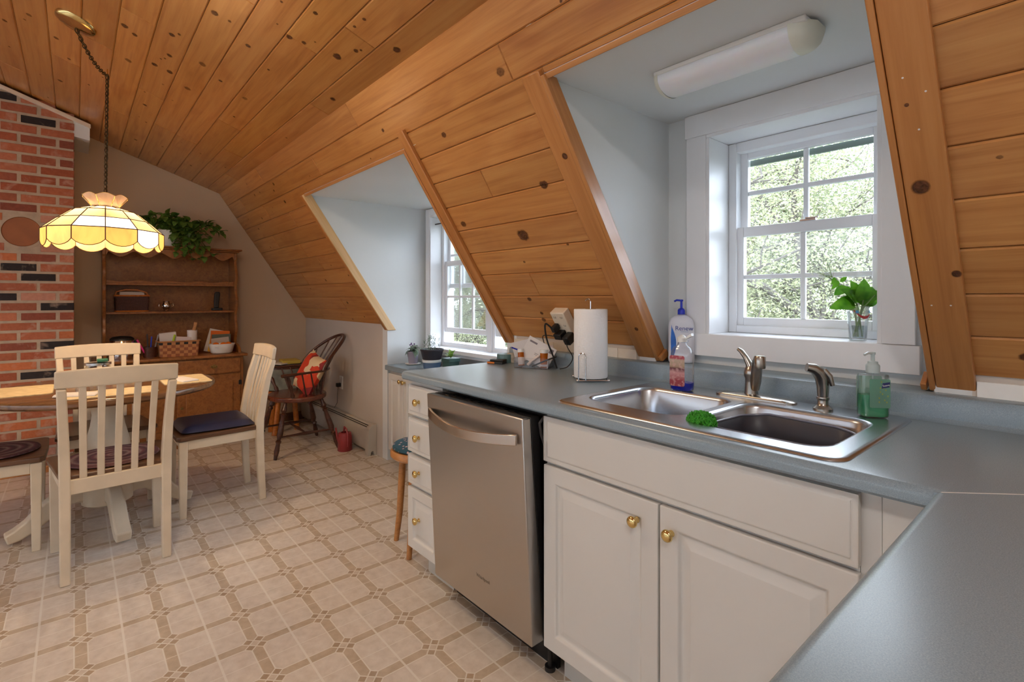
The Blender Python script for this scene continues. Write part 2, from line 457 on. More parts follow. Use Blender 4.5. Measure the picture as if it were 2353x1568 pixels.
sj = {0: [-2.50, -4.2, .4], 1: [-1.368, -3.2, -4.997, .9], 2: [-.4, -4.55], 3: [.4, -4.1], 4: [-1.757, -4.8, .9], 5: [.7, -4.3], 6: [-4.13, .5],
      7: [-4.7, .9], 8: [-1.763, .3], 9: [-4.2, .8], 10: [.6, -4.9]}
kn = [(-1.683, .848, .034, 1), (-1.437, .649, .022, 1), (-2.057, .745, .020, .8), (-1.848, 1.188, .014, .8), (-1.875, .331, .016, .8), (-1.757, .98, .008, .7),
      (-1.45, .915, .007, .8), (-.135, 1.356, .016, 1), (-1.408, .214, .020, .6), (-1.817, 1.31, .015, .8), (-1.809, 1.27, .011, .9), (-1.06, .12, .006, .9), (-.92, .14, .005, .8), (-.7, .2, .006, .7)]
for _ in range(46):
    x = -5.3+rnd.random()*3.0; w = rnd.random()*1.4
    if D2[0]-.08 < x < D2[1]+.06 and w > D2[2]-.02: continue
    kn.append((x, round(w/.13)*.13+.03+.07*rnd.random(), .005+.012*rnd.random()**2, .5+.5*rnd.random()))
for _ in range(6): kn.append((-.18+rnd.random()*.9, .1+rnd.random()*1.2, .006, .5))
sl = boards(SP, 12, .1302, 0, GX, XR, sj, [D1, D2], kn, rnd, WB)
struct('wall_sloped', sl, [M_PINE, M_KNOT])
ck = [(-2.168, .18, .022, 1), (-2.044, .148, .013, 1), (-1.908, .217, .008, .9), (-1.863, .05, .02, 1), (-2.534, .05, .016, 1), (-1.991, .346, .012, .9), (-2.256, .362, .016, 1),
      (-2.845, .729, .016, 1), (-2.528, .464, .014, 1), (-3.288, .784-.03, .018, 1), (-3.277, .684, .02, 1), (-2.628, .343, .008, .9), (-3.029, .905, .02, .8), (-3.064, .86, .015, .8)]
for _ in range(95):
    x = -5.3+rnd.random()*4.6; c = rnd.random()*1.9
    c = math.floor((c-.103)/.138)*.138+.103+.03+.08*rnd.random()
    if c < .02: continue
    ck.append((x, c, .006+.016*rnd.random()**2, .4+.5*rnd.random()))
cj = {0: [-3.119+.4, -4.7], 1: [-1.95, -4.1], 2: [-2.25, -3.6], 3: [-4.3, -1.2], 4: [-4.28, -2.2], 5: [-3.75, -1.1], 6: [-2.86, -4.4], 7: [-3.4, -1.7], 8: [-3.9], 9: [-3.02, -4.9], 10: [-4.5]}
ce = boards(CP, 22, .138, .103-.138, GX, XR, cj, [], ck, rnd, 2.80)
# far half of the ceiling, beyond the ridge
def CP2(x, w, n=0):
    r = CP(x, 2.795); return Vector((x, r.y-.9409*w-.3387*n*0, r.z-.3387*w-n))
c2 = boards(CP2, 21, .138, 0, GX, XR, {}, [], [], rnd, 2.8)
b0 = len(ce.v); n0 = len(ce.f); ce.v += c2.v; ce.f += [tuple(i+b0 for i in q) for q in c2.f]; ce.mi += c2.mi
for k, v in c2.uv.items(): ce.uv[k+n0] = v
for k, v in c2.tint.items(): ce.tint[k+n0] = v
struct('ceiling', ce, [M_PINE, M_KNOT])
# roof deck behind the boards so no daylight leaks
rf = MB(); t = .05
def slab(P, xa, xb, wa, wb, n0, n1): rf.hexa([P(xa, wa, n0), P(xb, wa, n0), P(xb, wb, n0), P(xa, wb, n0), P(xa, wa, n1), P(xb, wa, n1), P(xb, wb, n1), P(xa, wb, n1)])
slab(CP, GX-.1, XR+.1, -.05, 2.85, -.02, -.08); slab(CP2, GX-.1, XR+.1, 0, 2.85, -.02, -.08)
for xa, xb, wa, wb in ((GX-.1, D2[0], -.02, WB+.02), (D2[0], D2[1], -.02, D2[2]-.005), (D2[1], D1[0], -.02, WB+.02), (D1[0], D1[1], -.02, D1[2]-.005), (D1[1], XR+.1, -.02, WB+.02)):
    slab(SP, xa+.012*(xa > GX), xb-.012*(xb < XR), wa, wb, -.018, -.07)
struct('ceiling_deck', rf, M_GROUT)

# ------------------------------------------------------------------ walls
kb = SP(0, WB).z
w = MB()
for xa, xb in ((GX, D2[0]-.08), (D2[1]+.08, D1[0]-.08), (D1[1]+.08, XR)): w.box(xa, KY, 0, xb, KY+.1, kb+.02)
struct('wall_knee', w, plain('lamplit_knee_paint', (200, 190, 180), .6, var=.02))  # same paint as the dormer, warm dim light put into its colour
w = MB(); w.prism([(KY+.1, 0), (KY+.1, kb), (BRK[0]+.05, 2.26), (-1.6, 3.3), (-5.0, 2.1), (-5.0, 0)], GX-.1, GX, 'X'); struct('wall_far', w, M_GABLE)
w = MB(); w.prism([(KY+.1, 0), (KY+.1, kb), (BRK[0]+.05, 2.26), (-1.6, 3.3), (-5.0, 2.1), (-5.0, 0)], XR, XR+.1, 'X'); struct('wall_behind_camera', w, M_WALL)
w = MB(); w.box(GX, -5.1, 0, XR, -5.0, 2.6); struct('wall_back', w, M_WALL)
# dormer recess of the kitchen window: side walls, ceiling, window wall with hole
W1Y = 1.925; WX0, WX1, WZ0, WZ1 = -1.045, -.464, 1.108, 1.898; Z1 = 1.99
def dormer(name, D, y1, zc, hole, zb, wallt=.2):
    w = MB(); yo = BRK[0]+D[2]*.5565+.02
    for x, s in ((D[0], -1), (D[1], 1)):
        xa, xb = (x-.08, x) if s < 0 else (x, x+.08)
        w.prism([(yo-.0, zc+.05), (KY+.0, kb+.012), (KY+.0, zb), (y1, zb), (y1, zc+.05)], xa, xb, 'X')
    hx0, hx1, hz0, hz1 = hole[0]-.003, hole[1]+.003, hole[2]-.015, hole[3]+.003; X0, X1 = D[0]-.08, D[1]+.08; y2 = y1+wallt
    w.box(X0, y1, zb, hx0, y2, zc+.05); w.box(hx1, y1, zb, X1, y2, zc+.05); w.box(hx0, y1, zb, hx1, y2, hz0); w.box(hx0, y1, hz1, hx1, y2, zc+.05)
    struct('wall_dormer_'+name, w, M_NICHE)
    c = MB(); c.prism([(yo-.02, zc), (y1+wallt, zc), (y1+wallt, zc+.12), (yo-.02, zc+.06)], X0, X1, 'X'); struct('ceiling_dormer_'+name, c, M_NICHE)
dormer('kitchen', D1, W1Y, Z1, (WX0, WX1, WZ0, WZ1), .9)
W2Y = 2.17; V0, V1, VZ0, VZ1 = -3.535, -2.30, .862, 1.905; Z2 = 1.965
dormer('dining', D2, W2Y, Z2, (V0, V1, VZ0, VZ1), 0)
w = MB(); w.box(D1[0]-.1, KY+.01, 0, D1[1]+.1, KY+.1, .9); struct('wall_under_sink', w, M_WALL)

# pine casings around the dormer openings
def pine_box(name, v8, bev=.003):
    mb = MB(); mb.hexa(v8); return struct(name, mb, M_PTRIM, bevel=bev)
def slope_board(name, xa, xb, wa, wb, n0, n1, ext=None):
    v = [SP(xa, wa, n0), SP(xb, wa, n0), SP(xb, wb, n0), SP(xa, wb, n0), SP(xa, wa, n1), SP(xb, wa, n1), SP(xb, wb, n1), SP(xa, wb, n1)]
    return v
M_PPALE = pine('pine_trim_pale', (228, 190, 140), (220, 180, 128), (206, 164, 110), uv=False, knots=False, g=(0, .5565, -.8309))
def casing_side(name, xa, xb, wtop, zbot, n0=.0, n1=.02, mats=None):
    a, b = SP(xa, wtop, n0), SP(xb, wtop, n0); c, d = SP(xb, wtop, n1), SP(xa, wtop, n1)
    def down(p):  # slide down the slope to height zbot
        t = (p.z-zbot)/.8309; return p + SD*t
    v = [a, b, down(b), down(a), d, c, down(c), down(d)]
    mb = MB(); mb.hexa([v[0], v[1], v[2], v[3], v[4], v[5], v[6], v[7]]); return struct(name, mb, M_PPALE if name == 'trim_7' else M_PTRIM, bevel=.003)
casing_side('trim_1', D1[0]-.088, D1[0]-.004, D1[2]-.02, .989)
casing_side('trim_2', D1[1]+.004, D1[1]+.088, D1[2]-.30, .989)
casing_side('trim_3', D2[0]-.05, D2[0]-.004, D2[2]-.0, 1.0)
casing_side('trim_4', D2[1]+.004, D2[1]+.06, D2[2]-.08, 1.0)
# jamb liners: thin pine boards lining the opening edges
def liner(name, x, s, wtop, zbot, depth=.03, proud=.02, t=.02):
    xa, xb = (x, x+t) if s > 0 else (x-t, x)
    casing_side(name, xa, xb, wtop, zbot, -depth, proud)
liner('trim_5', D1[0]-.003, 1, D1[2]-.002, .989, .035, .024, .018)
liner('trim_6', D1[1]+.003, -1, D1[2]-.002, .989, .035, .024, .014)
liner('trim_7', D2[0]-.003, 1, D2[2]-.002, 1.0, .035, .024, .018)
liner('trim_8', D2[1]+.003, -1, D2[2]-.002, 1.0, .04, .024, .018)
for nm, D in (('trim_9', D1), ('trim_10', D2)):
    mb = MB(); mb.hexa([SP(D[0], D[2]-.002, -.035), SP(D[1], D[2]-.002, -.035), SP(D[1], D[2]+.016, -.035), SP(D[0], D[2]+.016, -.035),
                        SP(D[0], D[2]-.002, .012), SP(D[1], D[2]-.002, .012), SP(D[1], D[2]+.016, .012), SP(D[0], D[2]+.016, .012)])
    struct(nm, mb, M_PTRIMX, bevel=.002)
def block(name, xa, xb):
    w0 = (BRK[1]-1.022)/.8309; a = [SP(xa, w0, -.03), SP(xb, w0, -.03), SP(xb, w0+.034, -.03), SP(xa, w0+.034, -.03), SP(xa, w0, .027), SP(xb, w0, .027), SP(xb, w0+.03, .027), SP(xa, w0+.03, .027)]
    a = [Vector((p.x, p.y, max(p.z, .9885))) for p in a]; mb = MB(); mb.hexa(a); return struct(name, mb, M_PTRIM, bevel=.002)
block('trim_16', D1[0]+.0165, D1[0]+.030); block('trim_17', D1[1]-.030, D1[1]-.0165)
# nail heads, blocks and the big knot on the right casing
kb2 = MB()
def disc(mb, c, n, r, al=True, mi=0, sx=1.0, ux=Vector((1, 0, 0))):
    n = n.normalized(); a = ux; b = n.cross(a).normalized(); N = 16
    rings = [(0, 1.), (.5, .8), (.68, 1.), (.85, .4), (1., 0.)]
    vs = []; A = []
    for rr, q in rings:
        for k in range(N): t_ = 2*PI*k/N; vs.append(c + a*(r*rr*math.cos(t_)*sx) + b*(r*rr*math.sin(t_))); A.append(q)
    fs = [(i*N+k, i*N+(k+1) % N, (i+1)*N+(k+1) % N, (i+1)*N+k) for i in range(len(rings)-1) for k in range(N)]
    n0 = len(mb.f); mb.add(vs, fs, mi)
    for i, ff in enumerate(fs): mb.uv[n0+i] = [(0, 0)]*4; mb.kn[n0+i] = [A[q] for q in ff]
for kx, kw, kr in ((-.287, .876*.979, .016), (-.243, 1.12*.979, .009), (-.29, .66, .004), (-1.262, .56, .011), (-1.262, 1.32, .008)):
    disc(kb2, SP(kx, kw, .0208), SN, kr*1.25)
struct('trim_11', kb2, M_KNOT)
nb = MB()
for kx, kw in ((-.29, .60), (-.255, .64), (-.262, 1.19), (-.30, 1.19), (-.255, 1.50), (-.30, 1.49), (-.275, .72)):
    c = SP(kx, kw, .0205); N = 8; vs = [c] + [c + Vector((1, 0, 0))*(.0022*math.cos(2*PI*k/N)) + SD*(.0022*math.sin(2*PI*k/N)) for k in range(N)]
    nb.add(vs, [(0, 1+k, 1+(k+1) % N) for k in range(N)])
struct('trim_12', nb, M_PAPER)

# tile strip between backsplash and boards
def tiles():
    m = NT('travertine_tile'); a = m.noise(m.co(), 18, 4); t_ = m.n('ShaderNodeAttribute', attribute_name='tint').outputs['Color']
    m.set(Base_Color=m.mix(.35, t_, m.ramp(a, [(.3, .4), (.7, .9)]), 'SOFT_LIGHT'), Roughness=.45); return m.mat
tb = MB(); x = D2[1]+.07
while x < D1[0]-.1:
    n0 = len(tb.f); tb.box(x, KY-.008, .975, min(x+.098, D1[0]-.09), KY, 1.028)
    k = rnd.choice([(.74, .66, .56), (.62, .53, .43), (.80, .74, .66), (.68, .6, .5)])
    for q in range(6): tb.tint[n0+q] = k
    x += .1
x = D1[1]+.09
while x < .9:
    n0 = len(tb.f); tb.box(x, KY-.008, .975, x+.148, KY, 1.028); k = (.86, .85, .82)
    for q in range(6): tb.tint[n0+q] = k
    x += .15
struct('trim_13', tb, tiles(), bevel=.001)

# ------------------------------------------------------------------ windows
def sash(parent, x0, x1, z0, z1, y0, y1, rail, cols, rows, bot=None, mb_name='sash', stile=None):
    """one sash: frame with muntins in one mesh, glass a sub-part"""
    m = MB(); st = stile or rail; bot = bot or rail
    m.box(x0, y0, z0, x0+st, y1, z1); m.box(x1-st, y0, z0, x1, y1, z1)
    m.box(x0+st, y0, z0, x1-st, y1, z0+bot); m.box(x0+st, y0, z1-rail, x1-st, y1, z1)
    ym = (y0+y1)/2; gx0, gx1, gz0, gz1 = x0+st, x1-st, z0+bot, z1-rail
    o = link(mb_name, m, M_VINYLW, parent, bevel=.003)
    g = MB(); g.box(gx0-.004, ym-.002, gz0-.004, gx1+.004, ym+.002, gz1+.004); link('pane', g, M_GLASS, o)
    q = MB()
    for k in range(1, cols): xx = gx0+(gx1-gx0)*k/cols; q.box(xx-.009, ym-.008, gz0, xx+.009, ym+.008, gz1)
    for k in range(1, rows): zz = gz0+(gz1-gz0)*k/rows; q.box(gx0, ym-.0078, zz-.009, gx1, ym+.0078, zz+.009)
    link('muntin', q, M_VINYLW, o, bevel=.003)
    return o
win = bpy.data.objects.new('window_1', None); COL.objects.link(win); win.location = (-.755, 2.07, WZ0); win['kind'] = 'structure'
m = MB(); j = .012
m.box(WX0-.004, W1Y-.018, WZ0-.0, WX0+.012, 2.10, WZ1-.012); m.box(WX1-.012, W1Y-.018, WZ0-.0, WX1+.004, 2.10, WZ1-.012)
m.box(WX0-.004, W1Y-.018, WZ1-.012, WX1+.004, 2.10, WZ1+.004); m.box(WX0-.004, W1Y-.022, WZ0-.02, WX1+.004, 2.10, WZ0)
link('window_jamb', m, M_WTRIM, win, bevel=.002)
m = MB(); cw = .085; cy0, cy1 = W1Y-.022, W1Y
m.box(WX0-cw, cy0, WZ0-.085, WX0, cy1, WZ1); m.box(WX1, cy0, WZ0-.0, WX1+cw, cy1, WZ1)
m.box(WX0-cw-.006, cy0-.003, WZ1, WX1+cw, cy1, Z1-.001)
link('window_casing', m, M_WTRIM, win, bevel=.002)
m = MB(); m.box(WX0-cw-.006, cy0-.006, 1.02, WX1+cw+.012, cy1, WZ0-.001); link('window_apron', m, M_WTRIM, win, bevel=.002)
m = MB(); fx0, fx1, fz0, fz1 = WX0+.0125, WX1-.0125, WZ0+.0005, WZ1-.0125; fw_ = .032
m.box(fx0, 2.065, fz0, fx0+fw_, 2.16, fz1); m.box(fx1-fw_, 2.065, fz0, fx1, 2.16, fz1); m.box(fx0+fw_, 2.065, fz0, fx1-fw_, 2.16, fz0+.03); m.box(fx0+fw_, 2.065, fz1-.04, fx1-fw_, 2.16, fz1)
link('window_frame', m, M_VINYLW, win, bevel=.003)
ix0, ix1, iz0, iz1 = fx0+.02, fx1-.02, fz0+.022, fz1-.03; zm = 1.515
sash(win, ix0-.004, ix1+.004, iz0, zm+.024, 2.078, 2.104, .04, 2, 2, bot=.04)
sash(win, ix0+.006, ix1-.006, zm-.01, iz1, 2.108, 2.134, .034, 2, 2)
m = MB(); m.box(-.765, 2.082, zm+.024, -.71, 2.10, zm+.032); m.box(-.745, 2.078, zm+.032, -.70, 2.085, zm+.037); link('sash_lock', m, M_CHROME, win, bevel=.001)
m = MB()
m.box(ix0+.03, 2.14, iz1-.058, ix1-.03, 2.15, iz1-.034)
link('blind', m, plain('grey_slat', (110, 122, 116), .6), win, bevel=.001)

win2 = bpy.data.objects.new('window_2', None); COL.objects.link(win2); win2.location = (-2.9, 2.27, VZ0); win2['kind'] = 'structure'
m = MB()
m.box(V0-.004, W2Y-.016, VZ0, V0+.012, 2.27, VZ1-.012); m.box(V1-.012, W2Y-.016, VZ0, V1+.004, 2.27, VZ1-.012)
m.box(V0-.004, W2Y-.016, VZ1-.012, V1+.004, 2.27, VZ1+.004); m.box(V0-.03, W2Y-.05, VZ0-.028, V1+.03, 2.27, VZ0)
link('window_jamb', m, M_WTRIM, win2, bevel=.002)
m = MB(); c_ = .055
m.box(V0-c_, W2Y-.02, VZ0, V0, W2Y, VZ1+c_-.002); m.box(V1, W2Y-.02, VZ0, V1+c_, W2Y, VZ1+c_-.002); m.box(V0-.0, W2Y-.02, VZ1, V1, W2Y, VZ1+c_-.002)
m.box(V0-.04, W2Y-.02, VZ0-.075, V1+.04, W2Y, VZ0-.03)
link('window_casing', m, M_WTRIM, win2, bevel=.002)
for xa, xb in ((V0+.0125, -2.9055), (-2.8645, V1-.0125)):
    m = MB(); m.box(xa, 2.262, VZ0+.001, xa+.028, 2.36, VZ1-.0125); m.box(xb-.028, 2.262, VZ0+.001, xb, 2.36, VZ1-.0125); m.box(xa+.028, 2.262, VZ0+.001, xb-.028, 2.36, VZ0+.035); m.box(xa+.028, 2.262, VZ1-.05, xb-.028, 2.36, VZ1-.0125)
    link('window_frame', m, M_VINYLW, win2, bevel=.003)
    sash(win2, xa+.016, xb-.016, .975, 1.545, 2.275, 2.30, .04, 3, 2)
    sash(win2, xa+.024, xb-.024, 1.33, VZ1-.05, 2.305, 2.33, .034, 3, 2)
m = MB(); m.box(-2.905, 2.255, VZ0, -2.865, 2.36, VZ1-.012); link('mullion', m, M_WTRIM, win2, bevel=.002)
m = MB(); m.tube([(V0+.012, W2Y+.03, 1.84), (V1-.012, W2Y+.03, 1.84)], .005, 8)
tag(link('tension_rod', m, M_DKGREY, None, smooth=True), 'thin grey tension rod across the top of the dining dormer window', 'rod')

# ------------------------------------------------------------------ chimney of old brick
CX_ = -4.97
m = MB(); m.prism([(-1.7, 0), (-.008, 0), (-.008, 2.231+.36*1.038-.03), (-1.7, 2.231+.36*2.73-.03)], GX, CX_-.005, 'X'); struct('wall_chimney_core', m, M_GROUT)
bm_ = MB(); rb = random.Random(5); pal = [(164, 88, 60), (174, 100, 70), (152, 84, 62), (184, 112, 82), (142, 76, 58), (190, 110, 70), (186, 132, 112), (166, 96, 70)]
black = [(-.29, 1.433), (-.37, 1.225), (-.18, 1.16), (-.18, .89), (-.22, .725), (-.27, 2.54), (-.36, 2.62), (-.9, 1.5), (-1.2, .9), (-.7, 2.1)]
hc = (-.284, 1.716); row = 0; z = .045
while z < 2.75:
    y = -.004; first = True; col = 0
    while y > -1.65:
        L = .098 if (first and row % 2) else .2
        y0, y1, z0, z1 = y-L+.014+rb.random()*.006, y, z+rb.random()*.003, z+.052+rb.random()*.003
        y -= L+.004; first = False
        zt = BRK[1]+.36*(BRK[0]-(y0+y1)/2)
        if z1 > zt-.0: 
            if z0 > zt-.02: col += 1; continue
            z1 = zt-.01
        bl = any(y0-.008 < by <= y1+.008 and z0-.008 < bz <= z0+.0617 for by, bz in black); cc = (44, 38, 40) if bl else rb.choice(pal)
        t_ = rb.random()*.25+.85; tint = tuple(min(1, q*t_) for q in lin(cc))
        segs = [(y0, y1)]
        dz_ = max(0, max(z0-hc[1], hc[1]-z1)); R = .122
        if dz_ < R:
            h = math.sqrt(R*R-dz_*dz_); segs = []
            if y0 < hc[0]-h: segs.append((y0, min(y1, hc[0]-h)))
            if y1 > hc[0]+h: segs.append((max(y0, hc[0]+h), y1))
        for a, b in segs:
            if b-a < .012: continue
            n0 = len(bm_.f); jx = rb.random()*.003
            bm_.box(CX_-.10, a, z0, CX_+.0-jx, b, z1)
            for q in range(6): bm_.tint[n0+q] = tint
        col += 1
    # side returns facing the dining window
    n0 = len(bm_.f)
    x = CX_-.104
    while x > GX+.1:
        k0 = len(bm_.f); bm_.box(x-.19, -.05, z, x, -.006, min(z+.057, 2.55)); tint = lin(rb.choice(pal))
        for q in range(6): bm_.tint[k0+q] = tint
        x -= .204
    z += .0697; row += 1
struct('wall_chimney', bm_, M_BRICK, bevel=.006, seg=2)
m = MB(); m.lathe([(.0001, 0), (.100, 0), (.103, .004), (.103, -.02)], (0, 0, 0), 40, ax='X')
fl = single('flue_cover', m, plain('flue_brown', (150, 84, 38), .45, var=.12, scale=9), 'round brown wooden flue cover set into the brick chimney', 'cover', loc=(CX_-.004, hc[0], hc[1]), smooth=True)
m = MB(); 
for k in range(40):
    a, b = 2*PI*k/40, 2*PI*(k+1)/40
    def q(r, t, x): return (CX_+x, hc[0]+r*math.cos(t), hc[1]+r*math.sin(t))
    m.hexa([q(.104, a, -.03), q(.122, a, -.03), q(.122, b, -.03), q(.104, b, -.03), q(.1045, a, -.001), q(.122, a, -.001), q(.122, b, -.001), q(.1045, b, -.001)])
struct('wall_chimney_mortar_ring', m, M_GROUT)
def along(y, dz=0): return BRK[1]+.36*(BRK[0]-y)+dz
m = MB(); m.hexa([(CX_-.005, -1.6, along(-1.6, -.05)), (CX_+.02, -1.6, along(-1.6, -.05)), (CX_+.02, .09, along(.09, -.05)), (CX_-.005, .09, along(.09, -.05)),
                  (CX_-.005, -1.6, along(-1.6, -.022)), (CX_+.02, -1.6, along(-1.6, -.022)), (CX_+.02, .09, along(.09, -.022)), (CX_-.005, .09, along(.09, -.022))])
struct('trim_14', m, plain('cream_trim', (226, 210, 190), .5), bevel=.002)
m = MB(); m.hexa([(GX, -.01, along(-.01, -.16)), (CX_-.006, -.01, along(-.01, -.16)), (CX_-.006, .085, along(.085, -.14)), (GX, .085, along(.085, -.14)),
                  (GX, -.01, along(-.01, -.02)), (CX_-.006, -.01, along(-.01, -.02)), (CX_-.006, .085, along(.085, -.02)), (GX, .085, along(.085, -.02))])
struct('trim_15', m, M_WALL)
m = MB(); m.box(CX_, -1.7, 0, CX_+.02, -.0, .045); struct('baseboard_chimney', m, M_PTRIM, bevel=.003)
m = MB(); m.box(GX, .0, 0, GX+.014, KY-.02, .08); struct('baseboard_far', m, plain('brown_base', (110, 78, 56), .5), bevel=.003)

# ------------------------------------------------------------------ base cabinets
YD = 1.155
def knob_mb(x, y, z, r=.016):
    m = MB(); m.lathe([(.0001, -.0), (.0085, -.0), (.0085, -.003), (.005, -.006), (.0055, -.012), (r*.8, -.016), (r, -.022), (r*.92, -.027), (r*.55, -.0305), (.0001, -.0315)], (x, y, z), 20, ax='Y'); return m
def panel_front(parent, name, x0, x1, z0, z1, yf, inset=None, t=.019, knob=None, kname='knob'):
    m = MB(); m.box(x0, yf, z0, x1, yf+t, z1)
    if inset:  # raised centre panel with routed groove
        a = inset
        def ring(i, y): return [(x0+i, y, z0+i), (x1-i, y, z0+i), (x1-i, y, z1-i), (x0+i, y, z1-i)]
        m.f.pop(2); m.mi.pop(2)
        R = [ring(0, yf), ring(a, yf), ring(a+.007, yf+.009), ring(a+.015, yf+.009), ring(a+.034, yf+.0008), ring(a+.036, yf+.0004)]
        vs = [p for r in R for p in r]; fs = []
        for i in range(len(R)-1):
            for k in range(4): fs.append((i*4+k, i*4+(k+1) % 4, (i+1)*4+(k+1) % 4, (i+1)*4+k))
        e = (len(R)-1)*4; fs.append((e, e+1, e+2, e+3)); m.add(vs, fs)
    else:
        def ring(i, y): return [(x0+i, y, z0+i), (x1-i, y, z0+i), (x1-i, y, z1-i), (x0+i, y, z1-i)]
        m.f.pop(2); m.mi.pop(2)
        R = [ring(0, yf+.004), ring(.012, yf+.003), ring(.016, yf), ring(.02, yf)]; vs = [p for r in R for p in r]; fs = []
        for i in range(len(R)-1):
            for k in range(4): fs.append((i*4+k, i*4+(k+1) % 4, (i+1)*4+(k+1) % 4, (i+1)*4+k))
        e = (len(R)-1)*4; fs.append((e, e+1, e+2, e+3)); m.add(vs, fs)
    # weld by distance so bevel works
    o = link(name, m, M_CAB, parent)
    import bmesh
    b = bmesh.new(); b.from_mesh(o.data); bmesh.ops.remove_doubles(b, verts=b.verts, dist=.00005); bmesh.ops.recalc_face_normals(b, faces=b.faces); b.to_mesh(o.data); b.free()
    bv = o.modifiers.new('bevel', 'BEVEL'); bv.width = .003; bv.segments = 3; bv.limit_method = 'ANGLE'; bv.angle_limit = math.radians(25); o.data.shade_smooth()
    try: o.data.set_sharp_from_angle(angle=math.radians(50))
    except Exception: pass
    if knob: link(kname, knob_mb(knob[0], yf+.001, knob[1]), M_BRASS, o, smooth=True, auto=70)
    return o
def carcass(parent, x0, x1, y0, y1, z0, z1, toe_y=1.232, toe_x0=None):
    m = MB(); m.box(x0, y0, z0, x1, y1, z1); link('body', m, M_CAB, parent, bevel=.001)
    m = MB(); m.box(toe_x0 or x0, toe_y, 0, x1, toe_y+.02, z0-.001); link('toe_kick', m, plain('toe_white', (200, 198, 192), .5), parent)
dc = thing('drawer_cabinet', 'narrow white four-drawer base cabinet left of the dishwasher', 'cabinet', (-1.95, 1.45, 0))
carcass(dc, -2.085, -1.825, YD+.02, 1.76, .115, .88, toe_x0=-2.03)
for za, zb in ((.726, .858), (.558, .710), (.413, .543)):
    panel_front(dc, 'drawer', -2.085, -1.825, za, zb, YD, None, knob=(-1.985, (za+zb)/2-.003))
panel_front(dc, 'drawer', -2.085, -1.825, .122, .394, YD, .042, knob=(-1.985, .268))
sc_ = thing('sink_cabinet', 'white sink base cabinet with two raised-panel doors and false drawer front', 'cabinet', (-.755, 1.45, 0))
m = MB(); m.box(-1.198, YD+.02, .115, -1.165, 1.76, .88); m.box(-.32, YD+.02, .115, -.285, 1.76, .88); m.box(-1.164, YD+.0202, .116, -.321, YD+.035, .879); m.box(-1.164, YD+.036, .116, -.321, 1.75, .135)
link('body', m, M_CAB, sc_, bevel=.001)
m = MB(); m.box(-1.175, 1.232, 0, -.2, 1.25, .114); link('toe_kick', m, plain('toe_white', (200, 198, 192), .5), sc_)
panel_front(sc_, 'false_front', -1.195, -.318, .724, .868, YD, None)
panel_front(sc_, 'door', -1.195, -.768, .122, .712, YD, .052, knob=(-.833, .65))
panel_front(sc_, 'door', -.762, -.318, .122, .712, YD, .052, knob=(-.727, .65))
pc = thing('corner_cabinet', 'plain white corner base cabinet under the L-shaped worktop', 'cabinet', (.1, 1.0, 0))
m = MB(); m.box(-.2845, YD+.02, .115, -.155, YD+.04, .88); m.box(-.155, .26, .115, .44, 1.76, .88); link('body', m, M_CAB, pc, bevel=.001)
m = MB(); m.box(-.08, .3, 0, .40, 1.6, .114); link('toe_kick', m, M_DKGREY, pc)

# worktop
wt = thing('worktop', 'blue-grey speckled laminate L-shaped worktop with backsplash', 'worktop', (-1.0, 1.45, .88))
m = MB(); ZT = .917; r = .017
def nose(y0):  # profile of front edge in (y,z), rounded
    p = []
    for i in range(7): a = PI/2+PI/2*i/6; p.append((y0+r+r*math.cos(a), ZT-r+r*math.sin(a)))
    p += [(y0+.0005, ZT-.030), (y0+.006, ZT-.036), (y0+.02, ZT-.037)]
    return p
SX0, SX1, SY0, SY1 = -1.115, -.395, 1.235, 1.625   # cut-out
pf = nose(1.13)
m.prism([(SY0, ZT)] + pf + [(SY0, ZT-.037)], -2.095, -.183, 'X')
m.box(-2.095, SY0, ZT-.037, SX0, 1.775, ZT); m.box(SX1, SY0, ZT-.037, -.183, 1.775, ZT); m.box(SX0, SY1, ZT-.037, SX1, 1.775, ZT)
# peninsula leg
pp = [(-.2+(y-1.13), z) for y, z in nose(1.13)]
m.prism([(.46, ZT)] + pp + [(.46, ZT-.037)], .2, 1.13+.0, 'Y'); m.box(-.183, 1.13, ZT-.037, .46, 1.775, ZT)
m.prism([(-.2, 1.13), (-.183, 1.13), (-.183, 1.147)], ZT-.036, ZT-.003)
link('countertop', m, M_LAM, wt, smooth=True)
m = MB(); m.prism([(1.80, .9), (1.752, ZT), (1.762, ZT+.003), (1.768, ZT+.010), (1.770, .977), (1.773, .984), (1.780, .987), (KY-.001, .987), (KY-.001, .9)], -2.095, XR-.2, 'X')
m.box(D1[0]+.03, KY-.001, .9, D1[1]-.02, W1Y-.001, .987)
link('backsplash', m, M_LAM, wt, smooth=True)
m = MB()
m.hexa([(-.190, 1.128, ZT+.0002), (-.188, 1.126, ZT+.0002), (.452, 1.768, ZT+.0002), (.450, 1.77, ZT+.0002), (-.190, 1.128, ZT+.0005), (-.188, 1.126, ZT+.0005), (.452, 1.768, ZT+.0005), (.450, 1.77, ZT+.0005)])
link('seam', m, M_WHITEP, wt)

